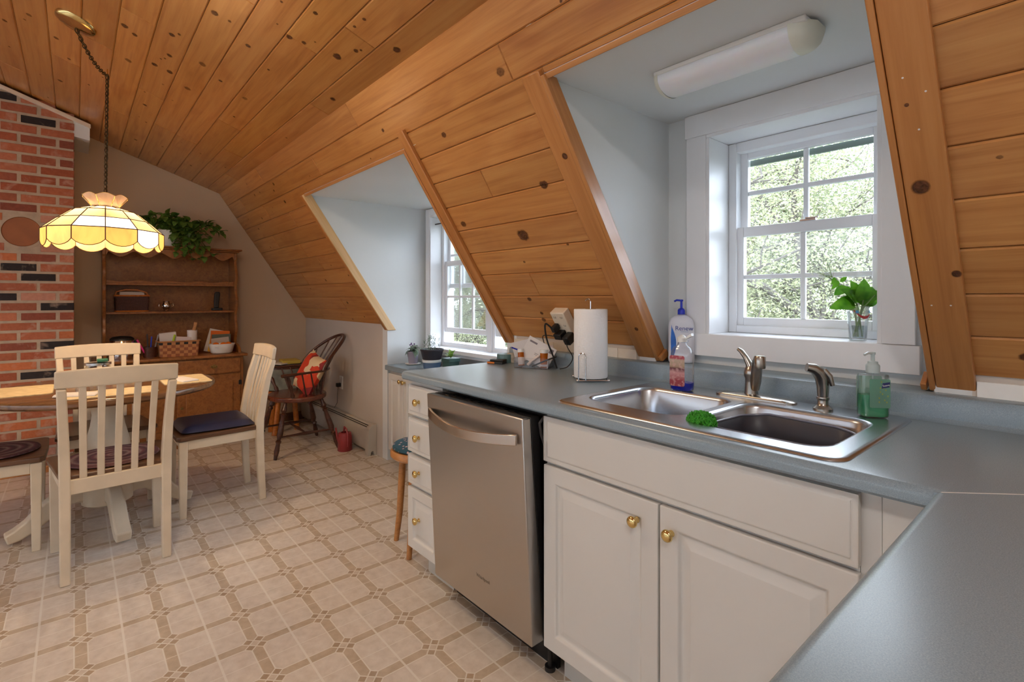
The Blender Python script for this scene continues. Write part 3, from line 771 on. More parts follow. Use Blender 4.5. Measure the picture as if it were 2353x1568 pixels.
# low cabinet in the dining dormer
lc = thing('low_cabinet', 'low cream two-door cabinet with grey top under the dining dormer window', 'cabinet', (-2.9, 2.0, 0))
m = MB(); m.box(-3.61, 1.85, .085, -2.6, 2.16, .698); link('body', m, M_CAB, lc)
M_LC = M_CAB
panel_front(lc, 'door', -3.605, -3.375, .09, .675, KY, .045, knob=(-3.40, .632))
panel_front(lc, 'door', -3.370, -3.14, .09, .675, KY, .045, knob=(-3.345, .632))
m = MB(); m.box(-3.615, 1.805, .700, -2.19, 2.168, .737); link('top', m, M_LAM, lc, bevel=.004)
m = MB(); m.box(-3.615, 2.148, .7372, -2.19, 2.168, .81); link('upstand', m, plain('upstand_grey', (120, 124, 128), .4), lc, bevel=.002)
m = MB(); m.box(-3.55, 1.9, 0, -2.7, 1.92, .084); link('toe_kick', m, M_DKGREY, lc)

# ------------------------------------------------------------------ dishwasher
dw = thing('dishwasher', 'stainless steel dishwasher with curved bar handle, door slightly ajar', 'dishwasher', (-1.51, 1.4, 0))
m = MB(); m.box(-1.812, 1.19, .11, -1.204, 1.76, .862); link('tub', m, M_BLACK, dw, bevel=.002)
def tilt(y, z): return y + (1.13-1.083-.0)*0 , z
DB, DT = 1.128, 1.088   # y of door face bottom / top
m = MB(); N = 1
m.hexa([(-1.808, DB, .112), (-1.222, DB, .112), (-1.222, DB+.055, .112), (-1.808, DB+.055, .112), (-1.808, DT, .862), (-1.222, DT, .862), (-1.222, DT+.035, .862), (-1.808, DT+.035, .862)])
link('door', m, M_STEEL, dw, bevel=.004)
m = MB(); m.hexa([(-1.806, DB+.056, .112), (-1.224, DB+.056, .112), (-1.224, DB+.062, .112), (-1.806, DB+.062, .112), (-1.806, DT+.036, .861), (-1.224, DT+.036, .861), (-1.224, DT+.075, .861), (-1.806, DT+.075, .861)])
link('door_lining', m, M_BLACK, dw, bevel=.002)
for k in range(9):
    m = MB(); m.box(-1.74+k*.052, DT+.045, .8612, -1.715+k*.052, DT+.06, .862); link('button', m, M_CHROME, dw)

m = MB(); n = 18; pts = []
def dface(z): return DB+(DT-DB)*(z-.112)/.75
for k in range(n+1):
    t_ = k/n; pts.append((-1.782+.535*t_, dface(.79)-.007-.046*math.sin(PI*t_)**.8, .79-.018*math.sin(PI*t_)))
m.bar(pts, .036, .012, side=(0, 0, 1)); link('handle', m, metal_brushed('handle_steel', (200, 190, 182), .2, (2, 60, 60)), dw, bevel=.003, seg=3)
m = text_mb('Whirlpool', .019, .0002); R_ = Matrix.Translation((-1.475, dface(.235)-.0006, .235)) @ Matrix.Rotation(PI/2+.053, 4, 'X')
m.v = [tuple(R_ @ Vector(p)) for p in m.v]; link('badge', m, plain('badge_grey', (156, 150, 146), .35, 1.0), dw)
m = MB(); m.box(-1.806, 1.235, .0, -1.21, 1.25, .105); link('toe_kick', m, M_BLACK, dw)
m = MB(); m.tube([(-1.216, 1.20, .72), (-1.216, 1.165, .80), (-1.214, 1.155, .84), (-1.212, 1.175, .86)], .005, 8); link('hinge_arm', m, M_DKGREY, dw, smooth=True)
m = MB(); m.cyl((-1.225, 1.215, 0), .008, .015, .11); m.cyl((-1.225, 1.215, 0), .018, .0, .015); link('foot', m, M_BLACK, dw)

# ------------------------------------------------------------------ sink
sk = thing('sink', 'stainless steel double-bowl drop-in sink', 'sink', (-.755, 1.455, ZT))
def bowl(m, x0, x1, y0, y1, depth, rc=.055, zr=ZT+.006):
    cx, cy = (x0+x1)/2, (y0+y1)/2; rings = []
    for ins, z, rr in ((-.006, zr+.0005, rc+.006), (0, zr-.002, rc), (.004, zr-.012, rc), (.010, zr-depth*.5, rc), (.016, zr-depth+.04, rc), (.03, zr-depth+.01, rc), (.06, zr-depth, rc)):
        rings.append([(x, y, z) for x, y in rounded(x1-x0-2*ins, y1-y0-2*ins, max(.02, rr), 6, cx, cy)])
    n = len(rings[0]); vs = [p for r_ in rings for p in r_]; fs = []
    for i in range(len(rings)-1):
        for k in range(n): fs.append((i*n+k, (i+1)*n+k, (i+1)*n+(k+1) % n, i*n+(k+1) % n))
    e = (len(rings)-1)*n; fs.append(tuple(range(e, e+n))); m.add(vs, fs); return rings[0]
B1 = (-1.118, -.778, 1.262, 1.605); B2 = (-.742, -.402, 1.232, 1.605)
for b in (B1, B2):
    m = MB(); bowl(m, *b, .19); link('basin', m, M_SINK, sk, smooth=True, auto=60)
m = MB(); zt = ZT+.0065
outer = rounded(.814, .578, .035, 6, -.755, 1.455)
# rim deck: fill between outer loop and the two bowl openings with a grid of quads
def inb(x, y, b, g=.004, rc=.06):
    x0, x1, y0, y1 = b[0]-g, b[1]+g, b[2]-g, b[3]+g
    if not (x0 < x < x1 and y0 < y < y1): return False
    dx = max(x0+rc-x, x-(x1-rc), 0); dy = max(y0+rc-y, y-(y1-rc), 0)
    return dx*dx+dy*dy < rc*rc
import bmesh
def rim_mesh():
    b = bmesh.new()
    loops = []
    def loop(pts, z):
        vs = [b.verts.new((x, y, z)) for x, y in pts]; return [b.edges.new((vs[i], vs[(i+1) % len(vs)])) for i in range(len(vs))], vs
    eo, vo = loop(rounded(.790, .554, .03, 6, -.755, 1.455), zt)
    es = list(eo)
    for q in (B1, B2):
        cx, cy = (q[0]+q[1])/2, (q[2]+q[3])/2
        e_, v_ = loop(rounded(q[1]-q[0]+.012, q[3]-q[2]+.012, .061, 6, cx, cy), zt); es += e_
    bmesh.ops.triangle_fill(b, edges=es, use_beauty=True)
    # outer rolled edge
    prev = vo
    for gr, z in ((.006, zt-.0005), (.011, zt-.003), (.013, ZT+.0004)):
        pts = rounded(.790+2*gr, .554+2*gr, .03+gr, 6, -.755, 1.455); nv = [b.verts.new((x, y, z)) for x, y in pts]
        for i in range(len(nv)): b.faces.new((prev[i], prev[(i+1) % len(nv)], nv[(i+1) % len(nv)], nv[i]))
        prev = nv
    bmesh.ops.recalc_face_normals(b, faces=b.faces)
    mb = MB(); b.verts.index_update()
    mb.add([tuple(v.co) for v in b.verts], [tuple(v.index for v in f_.verts) for f_ in b.faces]); b.free(); return mb
rm = rim_mesh(); link('rim', rm, M_SINK, sk, smooth=True, auto=40)
for b in (B1, B2):
    m = MB(); m.cyl(((b[0]+b[1])/2, (b[2]+b[3])/2, 0), .042, ZT+.006-.19, ZT+.006-.187, 24); link('drain', m, M_CHROME, sk, smooth=True)

# washing-up pan in the right bowl
pan = thing('dish_pan', 'dark grey plastic wash pan standing in the right sink bowl', 'basin', (-.567, 1.40, ZT-.18))
m = MB(); rg = []
for ins, dz in ((0, 0), (.003, .003), (.006, 0), (.012, -.05), (.02, -.14), (.03, -.15)):
    L = rounded(.300-2*ins, .262-2*ins, .06, 8, -.558, 1.405); out = []
    for x, y in L:
        w_ = max(0, (y-1.402)/.146); dip = 0
        zz = ZT-.012+dz*(1) + (0.010*math.cos((x+.57)/.156*PI*.9)*w_ if dz > -.04 else 0)
        out.append((x, y, zz))
    rg.append(out)
n = len(rg[0]); vs = [p for r_ in rg for p in r_]; fs = [(i*n+k, (i+1)*n+k, (i+1)*n+(k+1) % n, i*n+(k+1) % n) for i in range(len(rg)-1) for k in range(n)]
fs.append(tuple(range((len(rg)-1)*n, len(rg)*n))); m.add(vs, fs)
o = link('pan_body', m, plain('pan_grey', (66, 66, 76), .42), pan, smooth=True, auto=60)
m = MB(); m.tube([(x, y, z+.002) for x, y, z in rg[1]]+[(rg[1][0][0], rg[1][0][1], rg[1][0][2]+.002)], .0032, 8, caps=False); link('pan_rim', m, plain('pan_rim_highlight', (128, 130, 146), .3), pan, smooth=True)  # paler rim tube paints the highlight along the pan edge
# scrubber
m = MB(); rs = random.Random(3)
for k in range(190):
    a = rs.random()*2*PI; b_ = math.acos(1-rs.random()*1.0); c = Vector((math.sin(b_)*math.cos(a)*.034, math.sin(b_)*math.sin(a)*.026, .002+math.cos(b_)*.026))
    pts = [c + Vector((.008*math.cos(t_+k), .008*math.sin(t_+k)*.8*math.cos(k*1.7), .007*math.sin(2*t_+k))) for t_ in [2*PI*i/7 for i in range(7)]]
    m.tube(pts, .0013, 4)
m.sphere((0, 0, .0), .017, 8, sx=1.2, sy=.9, sz=.7)
single('scrubber', m, plain('green_scrub', (66, 160, 44), .6, var=.2, scale=90), 'bright green scrubbing pad at the front of the right sink bowl', 'scrubber', loc=(-.705, 1.262, ZT-.0), smooth=True)

# faucet
fa = thing('faucet', 'brushed nickel single-lever kitchen faucet on an oval plate', 'faucet', (-.75, 1.675, ZT+.0065))
zf = ZT+.0065
m = MB(); rings = []
for sc, z in ((1, 0), (1, .005), (.93, .009), (.6, .012), (.2, .013)): rings.append([(x, y, zf+z) for x, y in rounded(.255*sc if sc < 1 else .255, .056*sc, .0279*sc, 8, -.752, 1.678)])
n = len(rings[0]); m.add([p for r_ in rings for p in r_], [(i*n+k, i*n+(k+1) % n, (i+1)*n+(k+1) % n, (i+1)*n+k) for i in range(len(rings)-1) for k in range(n)] + [tuple(range((len(rings)-1)*n, len(rings)*n))])
link('base_plate', m, M_NICKEL, fa, smooth=True)
m = MB(); m.lathe([(.022, .008), (.0205, .018), (.019, .05), (.019, .062), (.0225, .07), (.023, .082), (.020, .095), (.013, .106), (.0001, .108)], (-.768, 1.69, zf), 28)
link('body', m, M_NICKEL, fa, smooth=True)
m = MB(); m.tube([(-.768, 1.69, zf+.085), (-.774, 1.69, zf+.108), (-.786, 1.69, zf+.130), (-.800, 1.69, zf+.148), (-.812, 1.69, zf+.156)], [.019, .015, .0115, .0105, .0075], 14, flat=.75)
link('lever', m, M_NICKEL, fa, smooth=True)
m = MB(); m.tube([(-.752, 1.682, zf+.030), (-.744, 1.668, zf+.055), (-.732, 1.648, zf+.092), (-.718, 1.622, zf+.125), (-.704, 1.598, zf+.140), (-.690, 1.574, zf+.142)], [.013, .0165, .0165, .0155, .0145, .0145], 16, flat=.8)
link('spout', m, M_NICKEL, fa, smooth=True)
m = MB(); m.lathe([(.0001, -.026), (.0155, -.026), (.0165, -.02), (.0165, .008), (.014, .012), (.0001, .013)], (-.688, 1.570, zf+.140), 20); link('aerator', m, M_NICKEL, fa, smooth=True)
m = MB(); m.sphere((-.7545, 1.6715, zf+.084), .003, 6); link('cold_mark', m, plain('blue_dot', (40, 70, 170), .3), fa, smooth=True)
sp_ = thing('side_sprayer', 'brushed nickel side sprayer standing right of the faucet', 'sprayer', (-.545, 1.655, zf))
m = MB(); m.lathe([(.0001, 0), (.026, 0), (.0255, .006), (.019, .012), (.0145, .018), (.0145, .03), (.016, .031), (.017, .035), (.016, .039), (.0145, .04)], (-.545, 1.655, zf), 28); link('base', m, M_NICKEL, sp_, smooth=True)
m = MB(); m.tube([(-.545, 1.655, zf+.038), (-.545, 1.655, zf+.07), (-.547, 1.653, zf+.095), (-.553, 1.646, zf+.110), (-.563, 1.636, zf+.120), (-.577, 1.624, zf+.124)], [.0145, .0165, .0185, .018, .0155, .0125], 18); link('head', m, M_NICKEL, sp_, smooth=True)
m = MB(); m.tube([(-.540, 1.648, zf+.118), (-.526, 1.652, zf+.100), (-.520, 1.655, zf+.074)], [.008, .0085, .006], 10); link('trigger', m, M_NICKEL, sp_, smooth=True)

# ------------------------------------------------------------------ bottles
M_DOVE = plain('dove_white', (226, 226, 236), .35)
def oval_body(m, prof, c, sx, sy, n=36, squ=3.2): m.lathe(prof, c, n, sx=sx, sy=sy, squ=squ)
T_ = Matrix.Translation
def placed(mb, M): mb.v = [tuple(M @ Vector(p)) for p in mb.v]; return loc(mb)
lo = thing('lotion_bottle', 'large white lotion bottle with blue pump and blue drop print', 'bottle', (-1.135, 1.875, .9872), math.radians(30))
m = loc(MB()); oval_body(m, [(.0001, 0), (.042, 0), (.049, .004), (.051, .012), (.051, .145), (.049, .163), (.041, .180), (.024, .190), (.014, .194), (.0001, .194)], (0, 0, 0), 1.0, .53); link('bottle_body', m, M_DOVE, lo, smooth=True, auto=50)
M_BLUE = plain('pump_blue', (30, 52, 196), .35)
m = loc(MB()); m.lathe([(.0001, .196), (.0145, .196), (.0145, .212), (.012, .218), (.005, .222), (.0045, .248), (.007, .250), (.007, .256), (.0001, .257)], (0, 0, 0), 20)
m.tube([(0, 0, .252), (-.018, -.012, .254), (-.026, -.017, .249)], .004, 8); link('pump', m, M_BLUE, lo, smooth=True, auto=50)
t_ = text_mb('Renew', .025, .0003); placed(t_, T_((.011, -.0274, .140)) @ Matrix.Rotation(PI/2, 4, 'X')); link('lettering', t_, plain('ink_blue', (40, 66, 150), .4), lo)
m = loc(MB()); drop = [(-.037, .156)] + [(-.0315+.0145*math.sin(PI*k/10)*(1-.0*k)-.004*(1-k/10), .145-.125*k/10) for k in range(11)] + [(-.035, .018), (-.0395, .03), (-.040, .1)]
m.prism(drop, -.0274, -.0268, 'Y'); link('print', m, plain('drop_blue', (38, 110, 205), .35, var=.35, scale=14), lo)
m = loc(MB())
for k, (wd, z) in enumerate(((.03, .126), (.034, .108), (.03, .1), (.034, .09), (.026, .083))): m.box(.012-wd/2, -.0272, z, .012+wd/2, -.0268, z+.0016)
link('fine_print', m, plain('ink_pale', (140, 165, 205), .5), lo)

ds = thing('dish_soap', 'clear dish soap bottle with blue soap, red label and open white cap', 'bottle', (-.985, 1.632, zf), math.radians(6)); ds.scale = (1.14, 1.14, 1.14)
bp = [(.0001, .0), (.030, .0), (.034, .004), (.035, .02), (.034, .06), (.035, .10), (.033, .118), (.026, .132), (.014, .142), (.013, .152)]
m = loc(MB()); oval_body(m, bp, (0, 0, 0), 1, .62, squ=3.5); link('bottle_body', m, M_CLEARP, ds, smooth=True, auto=50)
m = loc(MB()); oval_body(m, [(.0001, .002), (.029, .002), (.0325, .006), (.0335, .026), (.0001, .026)], (0, 0, 0), 1, .60, squ=3.5); link('liquid', m, liquid('blue_soap', (28, 40, 190), .8), ds, smooth=True, auto=50)
m = loc(MB()); m.lathe([(.013, .15), (.0155, .15), (.0155, .162), (.010, .168), (.005, .172), (.0001, .173)], (0, 0, 0), 20)
m.box(.013, -.009, .160, .017, .009, .164)
m.hexa([(.016, -.008, .160), (.034, -.008, .170), (.034, .008, .170), (.016, .008, .160), (.015, -.008, .166), (.032, -.008, .178), (.032, .008, .178), (.015, .008, .166)]); link('flip_cap', m, M_WHITEP, ds, smooth=True, auto=40)
def label_mat():
    m = NT('red_label'); v = m.co(); sp = m.n('ShaderNodeSeparateXYZ'); m.nt.links.new(v, sp.inputs[0])
    n = m.noise(v, 90, 3); c = m.ramp(E(sp.outputs[2])*9.0, [(0., lin((150, 50, 60))), (.30, lin((160, 60, 70))), (.5, lin((206, 150, 150))), (.62, lin((96, 40, 50))), (.68, lin((178, 150, 124))), (.86, lin((190, 170, 150))), (.9, lin((176, 70, 84)))])
    c = m.mix(m.ramp(n, [(.5, 0.), (.6, .45)]), c, lin((224, 180, 176))); m.set(Base_Color=c, Roughness=.35); return m.mat
m = loc(MB()); m.prism(rounded(.048, .094, .006, 4, -.006, .062), -.0226, -.0218, 'Y'); link('label', m, label_mat(), ds)

hs = thing('hand_soap', 'clear pump bottle of pale green hand soap on the sink corner', 'bottle', (-.425, 1.665, zf), math.radians(38))
m = loc(MB()); oval_body(m, [(.0001, 0), (.03, 0), (.034, .004), (.0355, .012), (.0355, .112), (.034, .118), (.012, .122), (.012, .128)], (0, 0, 0), 1.0, .60, squ=4); link('bottle_body', m, M_CLEAR, hs, smooth=True, auto=50)
m = loc(MB()); oval_body(m, [(.0001, .003), (.029, .003), (.0335, .007), (.0335, .062), (.0001, .062)], (0, 0, 0), 1, .57, squ=4); link('liquid', m, liquid('green_soap', (92, 200, 150), .55), hs, smooth=True, auto=50)
m = loc(MB()); m.prism(rounded(.064, .088, .004, 3, 0, .066), .0205, .0209, 'Y'); link('back_label', m, liquid('pale_label', (196, 226, 212), .7, .4), hs)
m = loc(MB()); m.prism(rounded(.05, .078, .004, 3, .008, .068), -.0222, -.0218, 'Y'); link('front_label', m, liquid('front_label', (170, 214, 196), .35, .3), hs)
m = loc(MB()); m.prism([(.012, .082), (.03, .086), (.032, .1), (.014, .096)], -.0228, -.0223, 'Y'); link('emblem', m, plain('navy_emblem', (44, 48, 104), .4), hs)
t_ = text_mb('Suave', .0075, .0002); placed(t_, T_((.022, -.0232, .0905)) @ Matrix.Rotation(PI/2, 4, 'X') @ Matrix.Rotation(.2, 4, 'Z')); link('lettering', t_, M_WHITEP, hs)
m = loc(MB())
for k in range(14):
    a = (.006+.026*((k*37) % 10)/10, .045+.06*((k*53) % 11)/11); m.prism([(a[0]-.002, a[1]), (a[0], a[1]-.003), (a[0]+.002, a[1]), (a[0], a[1]+.003)], -.0226, -.0223, 'Y')
link('flower_print', m, plain('print_olive', (150, 150, 70), .5), hs)
M_PUMPC = plain('pump_translucent', (214, 228, 228), .3, Transmission_Weight=.35)
m = loc(MB()); m.lathe([(.0001, .122), (.0165, .122), (.017, .140), (.0155, .144), (.0125, .146), (.012, .152), (.005, .154), (.0045, .17), (.0065, .172), (.0065, .178), (.0001, .178)], (0, 0, 0), 24)
m.tube([(0, 0, .175), (-.016, -.01, .176), (-.027, -.015, .171)], .0035, 8); m.tube([(0, 0, .12), (0, 0, .03)], .0022, 6); link('pump', m, M_PUMPC, hs, smooth=True, auto=50)

# ------------------------------------------------------------------ paper towel
ph = thing('towel_holder', 'chrome wire paper towel holder', 'holder', (-1.375, 1.595, ZT))
m = MB(); z_ = ZT+.006; a_ = .076; c0 = Vector((-1.375, 1.595, z_)); cor = [c0+Vector((math.cos(t)*a_*1.15, math.sin(t)*a_*1.15, 0)) for t in (math.radians(k) for k in (5, 95, 185, 275))]
m.tube(cor+[cor[0]], .0026, 8, caps=False)
for p in cor: m.sphere(tuple(p), .006, 6)
m.tube([cor[0], cor[2]], .0024, 8); m.tube([cor[1], cor[3]], .0024, 8); link('base', m, M_CHROME, ph, smooth=True)
m = MB(); m.tube([c0, c0+Vector((0, 0, .312))] + [c0+Vector((-.014+.014*math.cos(t), 0, .312+.012*math.sin(t))) for t in (.5, 1.2, 2, 2.8)], .0026, 8); link('pole', m, M_CHROME, ph, smooth=True)
m = MB(); d_ = Vector((.62, -.78, 0)).normalized(); s__ = Vector((d_.y, -d_.x, 0)); p0 = c0+d_*.074+s__*.03
loop_ = [p0 - s__*.014] + [p0 - s__*.014 + Vector((0, 0, .08))] + [p0 + s__*(.014*(-math.cos(t))) + Vector((0, 0, .095+.014*math.sin(t))) for t in (0, .5, 1.0, 1.57, 2.1, 2.6, 3.14)] + [p0+s__*.014+Vector((0, 0, .08)), p0+s__*.014]
m.tube(loop_, .0024, 8); link('arm', m, M_CHROME, ph, smooth=True)
pr = thing('paper_towel_roll', 'white paper towel roll on the wire holder', 'paper towel', (-1.375, 1.595, ZT+.012))
m = loc(MB()); m.lathe([(.022, 0), (.066, 0), (.068, .003), (.068, .273), (.066, .276), (.022, .276), (.022, 0)], (0, 0, 0), 48)
mt = NT('towel_paper'); vv = mt.n('ShaderNodeTexVoronoi'); mt.nt.links.new(mt.co(), vv.inputs[0]); vv.inputs['Scale'].default_value = 110
mt.set(Base_Color=lin((244, 243, 243)), Roughness=.9); mt.bump(vv.outputs[0], .5, .0015)
link('sheets', m, mt.mat, pr, smooth=True, auto=40)
m = loc(MB()); m.lathe([(.019, -.001), (.0217, -.001), (.0217, .277), (.019, .277), (.019, -.001)], (0, 0, 0), 24); link('core', m, plain('cardboard', (176, 150, 118), .8), pr, smooth=True, auto=40)

# ------------------------------------------------------------------ power strip box on the boards with plugs
def on_slope(mb, x, w):
    M = Matrix(((1, 0, 0, 0), (0, SD.y, -SN.y*-1, 0), (0, SD.z, SN.z, 0), (0, 0, 0, 1)))
    M = Matrix.Identity(4); X = Vector((1, 0, 0)); Yv = SD; Z = SN; o_ = SP(x, w)
    M = Matrix(((X.x, Yv.x, Z.x, o_.x), (X.y, Yv.y, Z.y, o_.y), (X.z, Yv.z, Z.z, o_.z), (0, 0, 0, 1)))
    mb.v = [tuple(M @ Vector(p)) for p in mb.v]; return mb
M_CREAMP = plain('almond_plastic', (228, 212, 190), .4)
ox, ow = -1.655, 1.305
ob = thing('outlet_box', 'almond six-outlet adapter box on the pine boards above the backsplash', 'outlet', tuple(SP(ox, ow)))
m = MB(); m.box(-.043, -.072, 0, .043, .072, .046); on_slope(m, ox, ow); link('housing', m, M_CREAMP, ob, bevel=.005, seg=3)
for i in (-1, 1):
    for j_ in (-1, 0, 1):
        m = MB()
        for q in (-.005, .005): m.box(i*.02+q-.001, j_*.045-.006, .0462, i*.02+q+.001, j_*.045+.002, .0466)
        m.box(i*.02-.0055, j_*.045+.002, .0462, i*.02+.0055, j_*.045+.003, .0466)
        on_slope(m, ox, ow); link('socket', m, M_DKGREY, ob)
def cord(name, pts, r, label):
    # smooth through points
    P_ = [Vector(p) for p in pts]; out = []
    for i in range(len(P_)-1):
        p0, p1, p2, p3 = P_[max(i-1, 0)], P_[i], P_[i+1], P_[min(i+2, len(P_)-1)]
        for k in range(6):
            t = k/6; out.append(.5*((2*p1)+(-p0+p2)*t+(2*p0-5*p1+4*p2-p3)*t*t+(-p0+3*p1-3*p2+p3)*t**3))
    out.append(P_[-1]); mm = MB(); mm.tube(out, r, 8); return mm
def plug(i, dx, dw, sz, pts, label, r=.0022):
    t = thing('plug_adapter', label, 'plug', tuple(SP(ox+dx, ow+dw, .046)), group=None)
    m = MB(); m.box(dx-sz[0]/2, dw-sz[1]/2, .0468, dx+sz[0]/2, dw+sz[1]/2, .0468+sz[2]); on_slope(m, ox, ow); link('plug_body', m, M_BLACK, t, bevel=.004, seg=3)
    link('cord', cord('cord', [tuple(SP(ox+dx, ow+dw, .046+sz[2]*.9))]+pts, r, ''), M_BLACK, t, smooth=True)
plug(0, -.026, .0, (.024, .03, .04), [(-1.70, 1.655, 1.13), (-1.702, 1.665, 1.06), (-1.685, 1.69, .98), (-1.675, 1.705, .9225)], 'upper small black plug with thick cord on the almond adapter box', .0042)
plug(1, -.012, .036, (.046, .03, .045), [(-1.76, 1.70, 1.07), (-1.80, 1.745, 1.02), (-1.84, 1.76, .98), (-1.86, 1.73, .925)], 'wide black power brick at the lower left of the almond adapter box')
plug(2, .038, .052, (.036, .042, .05), [(-1.585, 1.68, 1.03), (-1.58, 1.71, .98), (-1.62, 1.72, .935), (-1.66, 1.71, .921)], 'black wall-wart charger at the lower right of the almond adapter box')

# ------------------------------------------------------------------ letter tray clutter
tray = thing('clear_tray', 'clear plastic tray of letters and pill bottles in front of the backsplash', 'tray', (-1.80, 1.68, ZT))
tc = Vector((-1.80, 1.675, ZT)); ang = math.radians(30)
RT = Matrix.Translation(tc) @ Matrix.Rotation(ang, 4, 'Z')
m = loc(MB()); rt = Matrix.Rotation(ang, 4, 'Z')
a, b, h = .085, .06, .05
m.box(-a, -b, .001, a, b, .003); m.box(-a, -b, .003, -a+.002, b, h); m.box(a-.002, -b, .003, a, b, h); m.box(-a, -b, .003, a, -b+.002, h); m.box(-a, b-.002, .003, a, b, h)
placed(m, rt); link('tray_body', m, M_CLEARP, tray, bevel=.001)
def inbin(x, y, z): return tuple(RT @ Vector((x, y, z)))
def envelope(name, w_, h_, c, rx, ry, rz, mat, label, cat='letter', t=.0012, marks=True):
    o = thing(name, label, cat, c); M = Euler((rx, ry, rz)).to_matrix().to_4x4()
    m = MB(); m.box(-w_/2, -t/2, 0, w_/2, t/2, h_); placed(m, M); link('sheet', m, mat, o)
    if marks:
        for nm, b_ in (('address_line', (-.42, .78, -.15, .86)), ('address_line', (-.1, .42, .2, .44)), ('address_line', (-.1, .36, .16, .38)), ('stamp', (.3, .72, .43, .92))):
            m = MB(); m.box(w_*b_[0], -t/2-.0004, h_*b_[1], w_*b_[2], -t/2, h_*b_[3]); placed(m, M); link(nm, m, plain('ink_grey', (128, 118, 124), .7), o)
    return o
envelope('envelope', .15, .11, inbin(.002, -.02, .022), -.12, .45, ang-.05, M_PAPER, 'white stamped envelope tilted in the clear tray')
envelope('card', .12, .10, inbin(-.04, .028, .03), .1, -.25, ang, M_PAPER, 'white card standing behind the tilted envelope', 'card', marks=False)
envelope('paper_sheet', .10, .075, inbin(.035, .045, .03), .05, .0, ang, plain('pinkish_paper', (224, 208, 206), .8), 'pinkish paper standing at the back of the clear tray', 'paper', marks=False)
M_AMBER = liquid('amber_plastic', (214, 116, 20), .6)
def pill(c, r, h, label, tilt_=(0, 0), lid=True):
    o = thing('pill_bottle', label, 'bottle', c); M = Euler((tilt_[0], tilt_[1], 0)).to_matrix().to_4x4()
    m = MB(); m.lathe([(.0001, 0), (r, 0), (r, h*.8), (.0001, h*.8)], (0, 0, 0), 20); placed(m, M); link('bottle_body', m, M_AMBER, o, smooth=True)
    m = MB(); m.lathe([(.0001, h*.8), (r*1.08, h*.8), (r*1.08, h), (.0001, h)], (0, 0, 0), 20); placed(m, M); link('cap', m, M_WHITEP, o, smooth=True)
    m = MB(); m.lathe([(r*1.02, h*.05), (r*1.02, h*(.50 if r < .018 else .18))], (0, 0, 0), 20); placed(m, M); link('label_sheet', m, plain('rx_label', (226, 214, 206), .6), o, smooth=True)
pill(inbin(.055, -.01, .004), .020, .085, 'large amber pill bottle with white cap in the clear tray')
pill(inbin(-.052, -.03, .01), .015, .078, 'small amber pill bottle leaning at the left of the clear tray', (-.1, -.2))
m = MB(); m.tube([(0, 0, 0), (.02, 0, .02), (.055, 0, .045)], [.012, .013, .011], 12, flat=.6)
single('cream_tube', m, [plain('tube_white', (228, 214, 206), .5)], 'white cream tube lying in the clear tray', 'tube', loc=inbin(-.02, -.035, .014), rz=.9, smooth=True)
m = MB(); m.tube([(0, 0, 0), (.06, .012, .028), (.115, .02, .05)], .0036, 8)
single('marker_pen', m, M_BLACK, 'black pen sticking out of the front of the clear tray', 'pen', loc=inbin(.005, -.045, .010), rz=ang-.1, smooth=True)
m = MB(); m.tube([(0, 0, 0), (-.03, .0, .02), (-.07, .0, .035)], .0035, 8)
single('blue_pen', m, M_BLUE, 'blue pen lying across the left end of the clear tray', 'pen', loc=inbin(-.04, -.0, .060), rz=ang+.5, smooth=True)
m = MB(); m.box(-.04, -.012, 0, .04, .012, .05)
bx = single('patterned_box', m, plain('mottled_box', (176, 166, 150), .7, var=.25, scale=60), 'small patterned grey box left of the clear tray', 'box', loc=(-1.985, 1.715, ZT), rz=.5, bevel=.003)
m = MB(); m.lathe([(.0001, 0), (.045, 0), (.046, .003), (.046, .040), (.044, .044), (.0001, .0445)], (0, 0, 0), 36)
single('teal_tin', m, plain('teal_tin', (92, 124, 126), .3), 'round teal tin at the back left end of the worktop', 'tin', loc=(-2.04, 1.70, ZT), smooth=True)
for nm, c_, lb, sz, mt_ in (('wallet', (-2.02, 1.635, ZT+.0121), 'black wallet lying on top of the orange-edged case', (.075, .05, .010), M_BLACK),
                            ('phone_case', (-2.025, 1.63, ZT), 'black case with orange edge lying on the worktop', (.085, .055, .012), M_BLACK)):
    t = thing(nm, lb, 'wallet' if nm == 'wallet' else 'case', c_, .45); m = loc(MB()); m.box(-sz[0]/2, -sz[1]/2, 0, sz[0]/2, sz[1]/2, sz[2]); link('cover', m, mt_, t, bevel=.003)
    if nm == 'phone_case': m = loc(MB()); m.box(-sz[0]/2-.001, -sz[1]/2-.001, .002, -sz[0]/2+.04, -sz[1]/2+.02, .0105); link('edge_band', m, plain('orange_edge', (232, 128, 40), .5), t, bevel=.001)

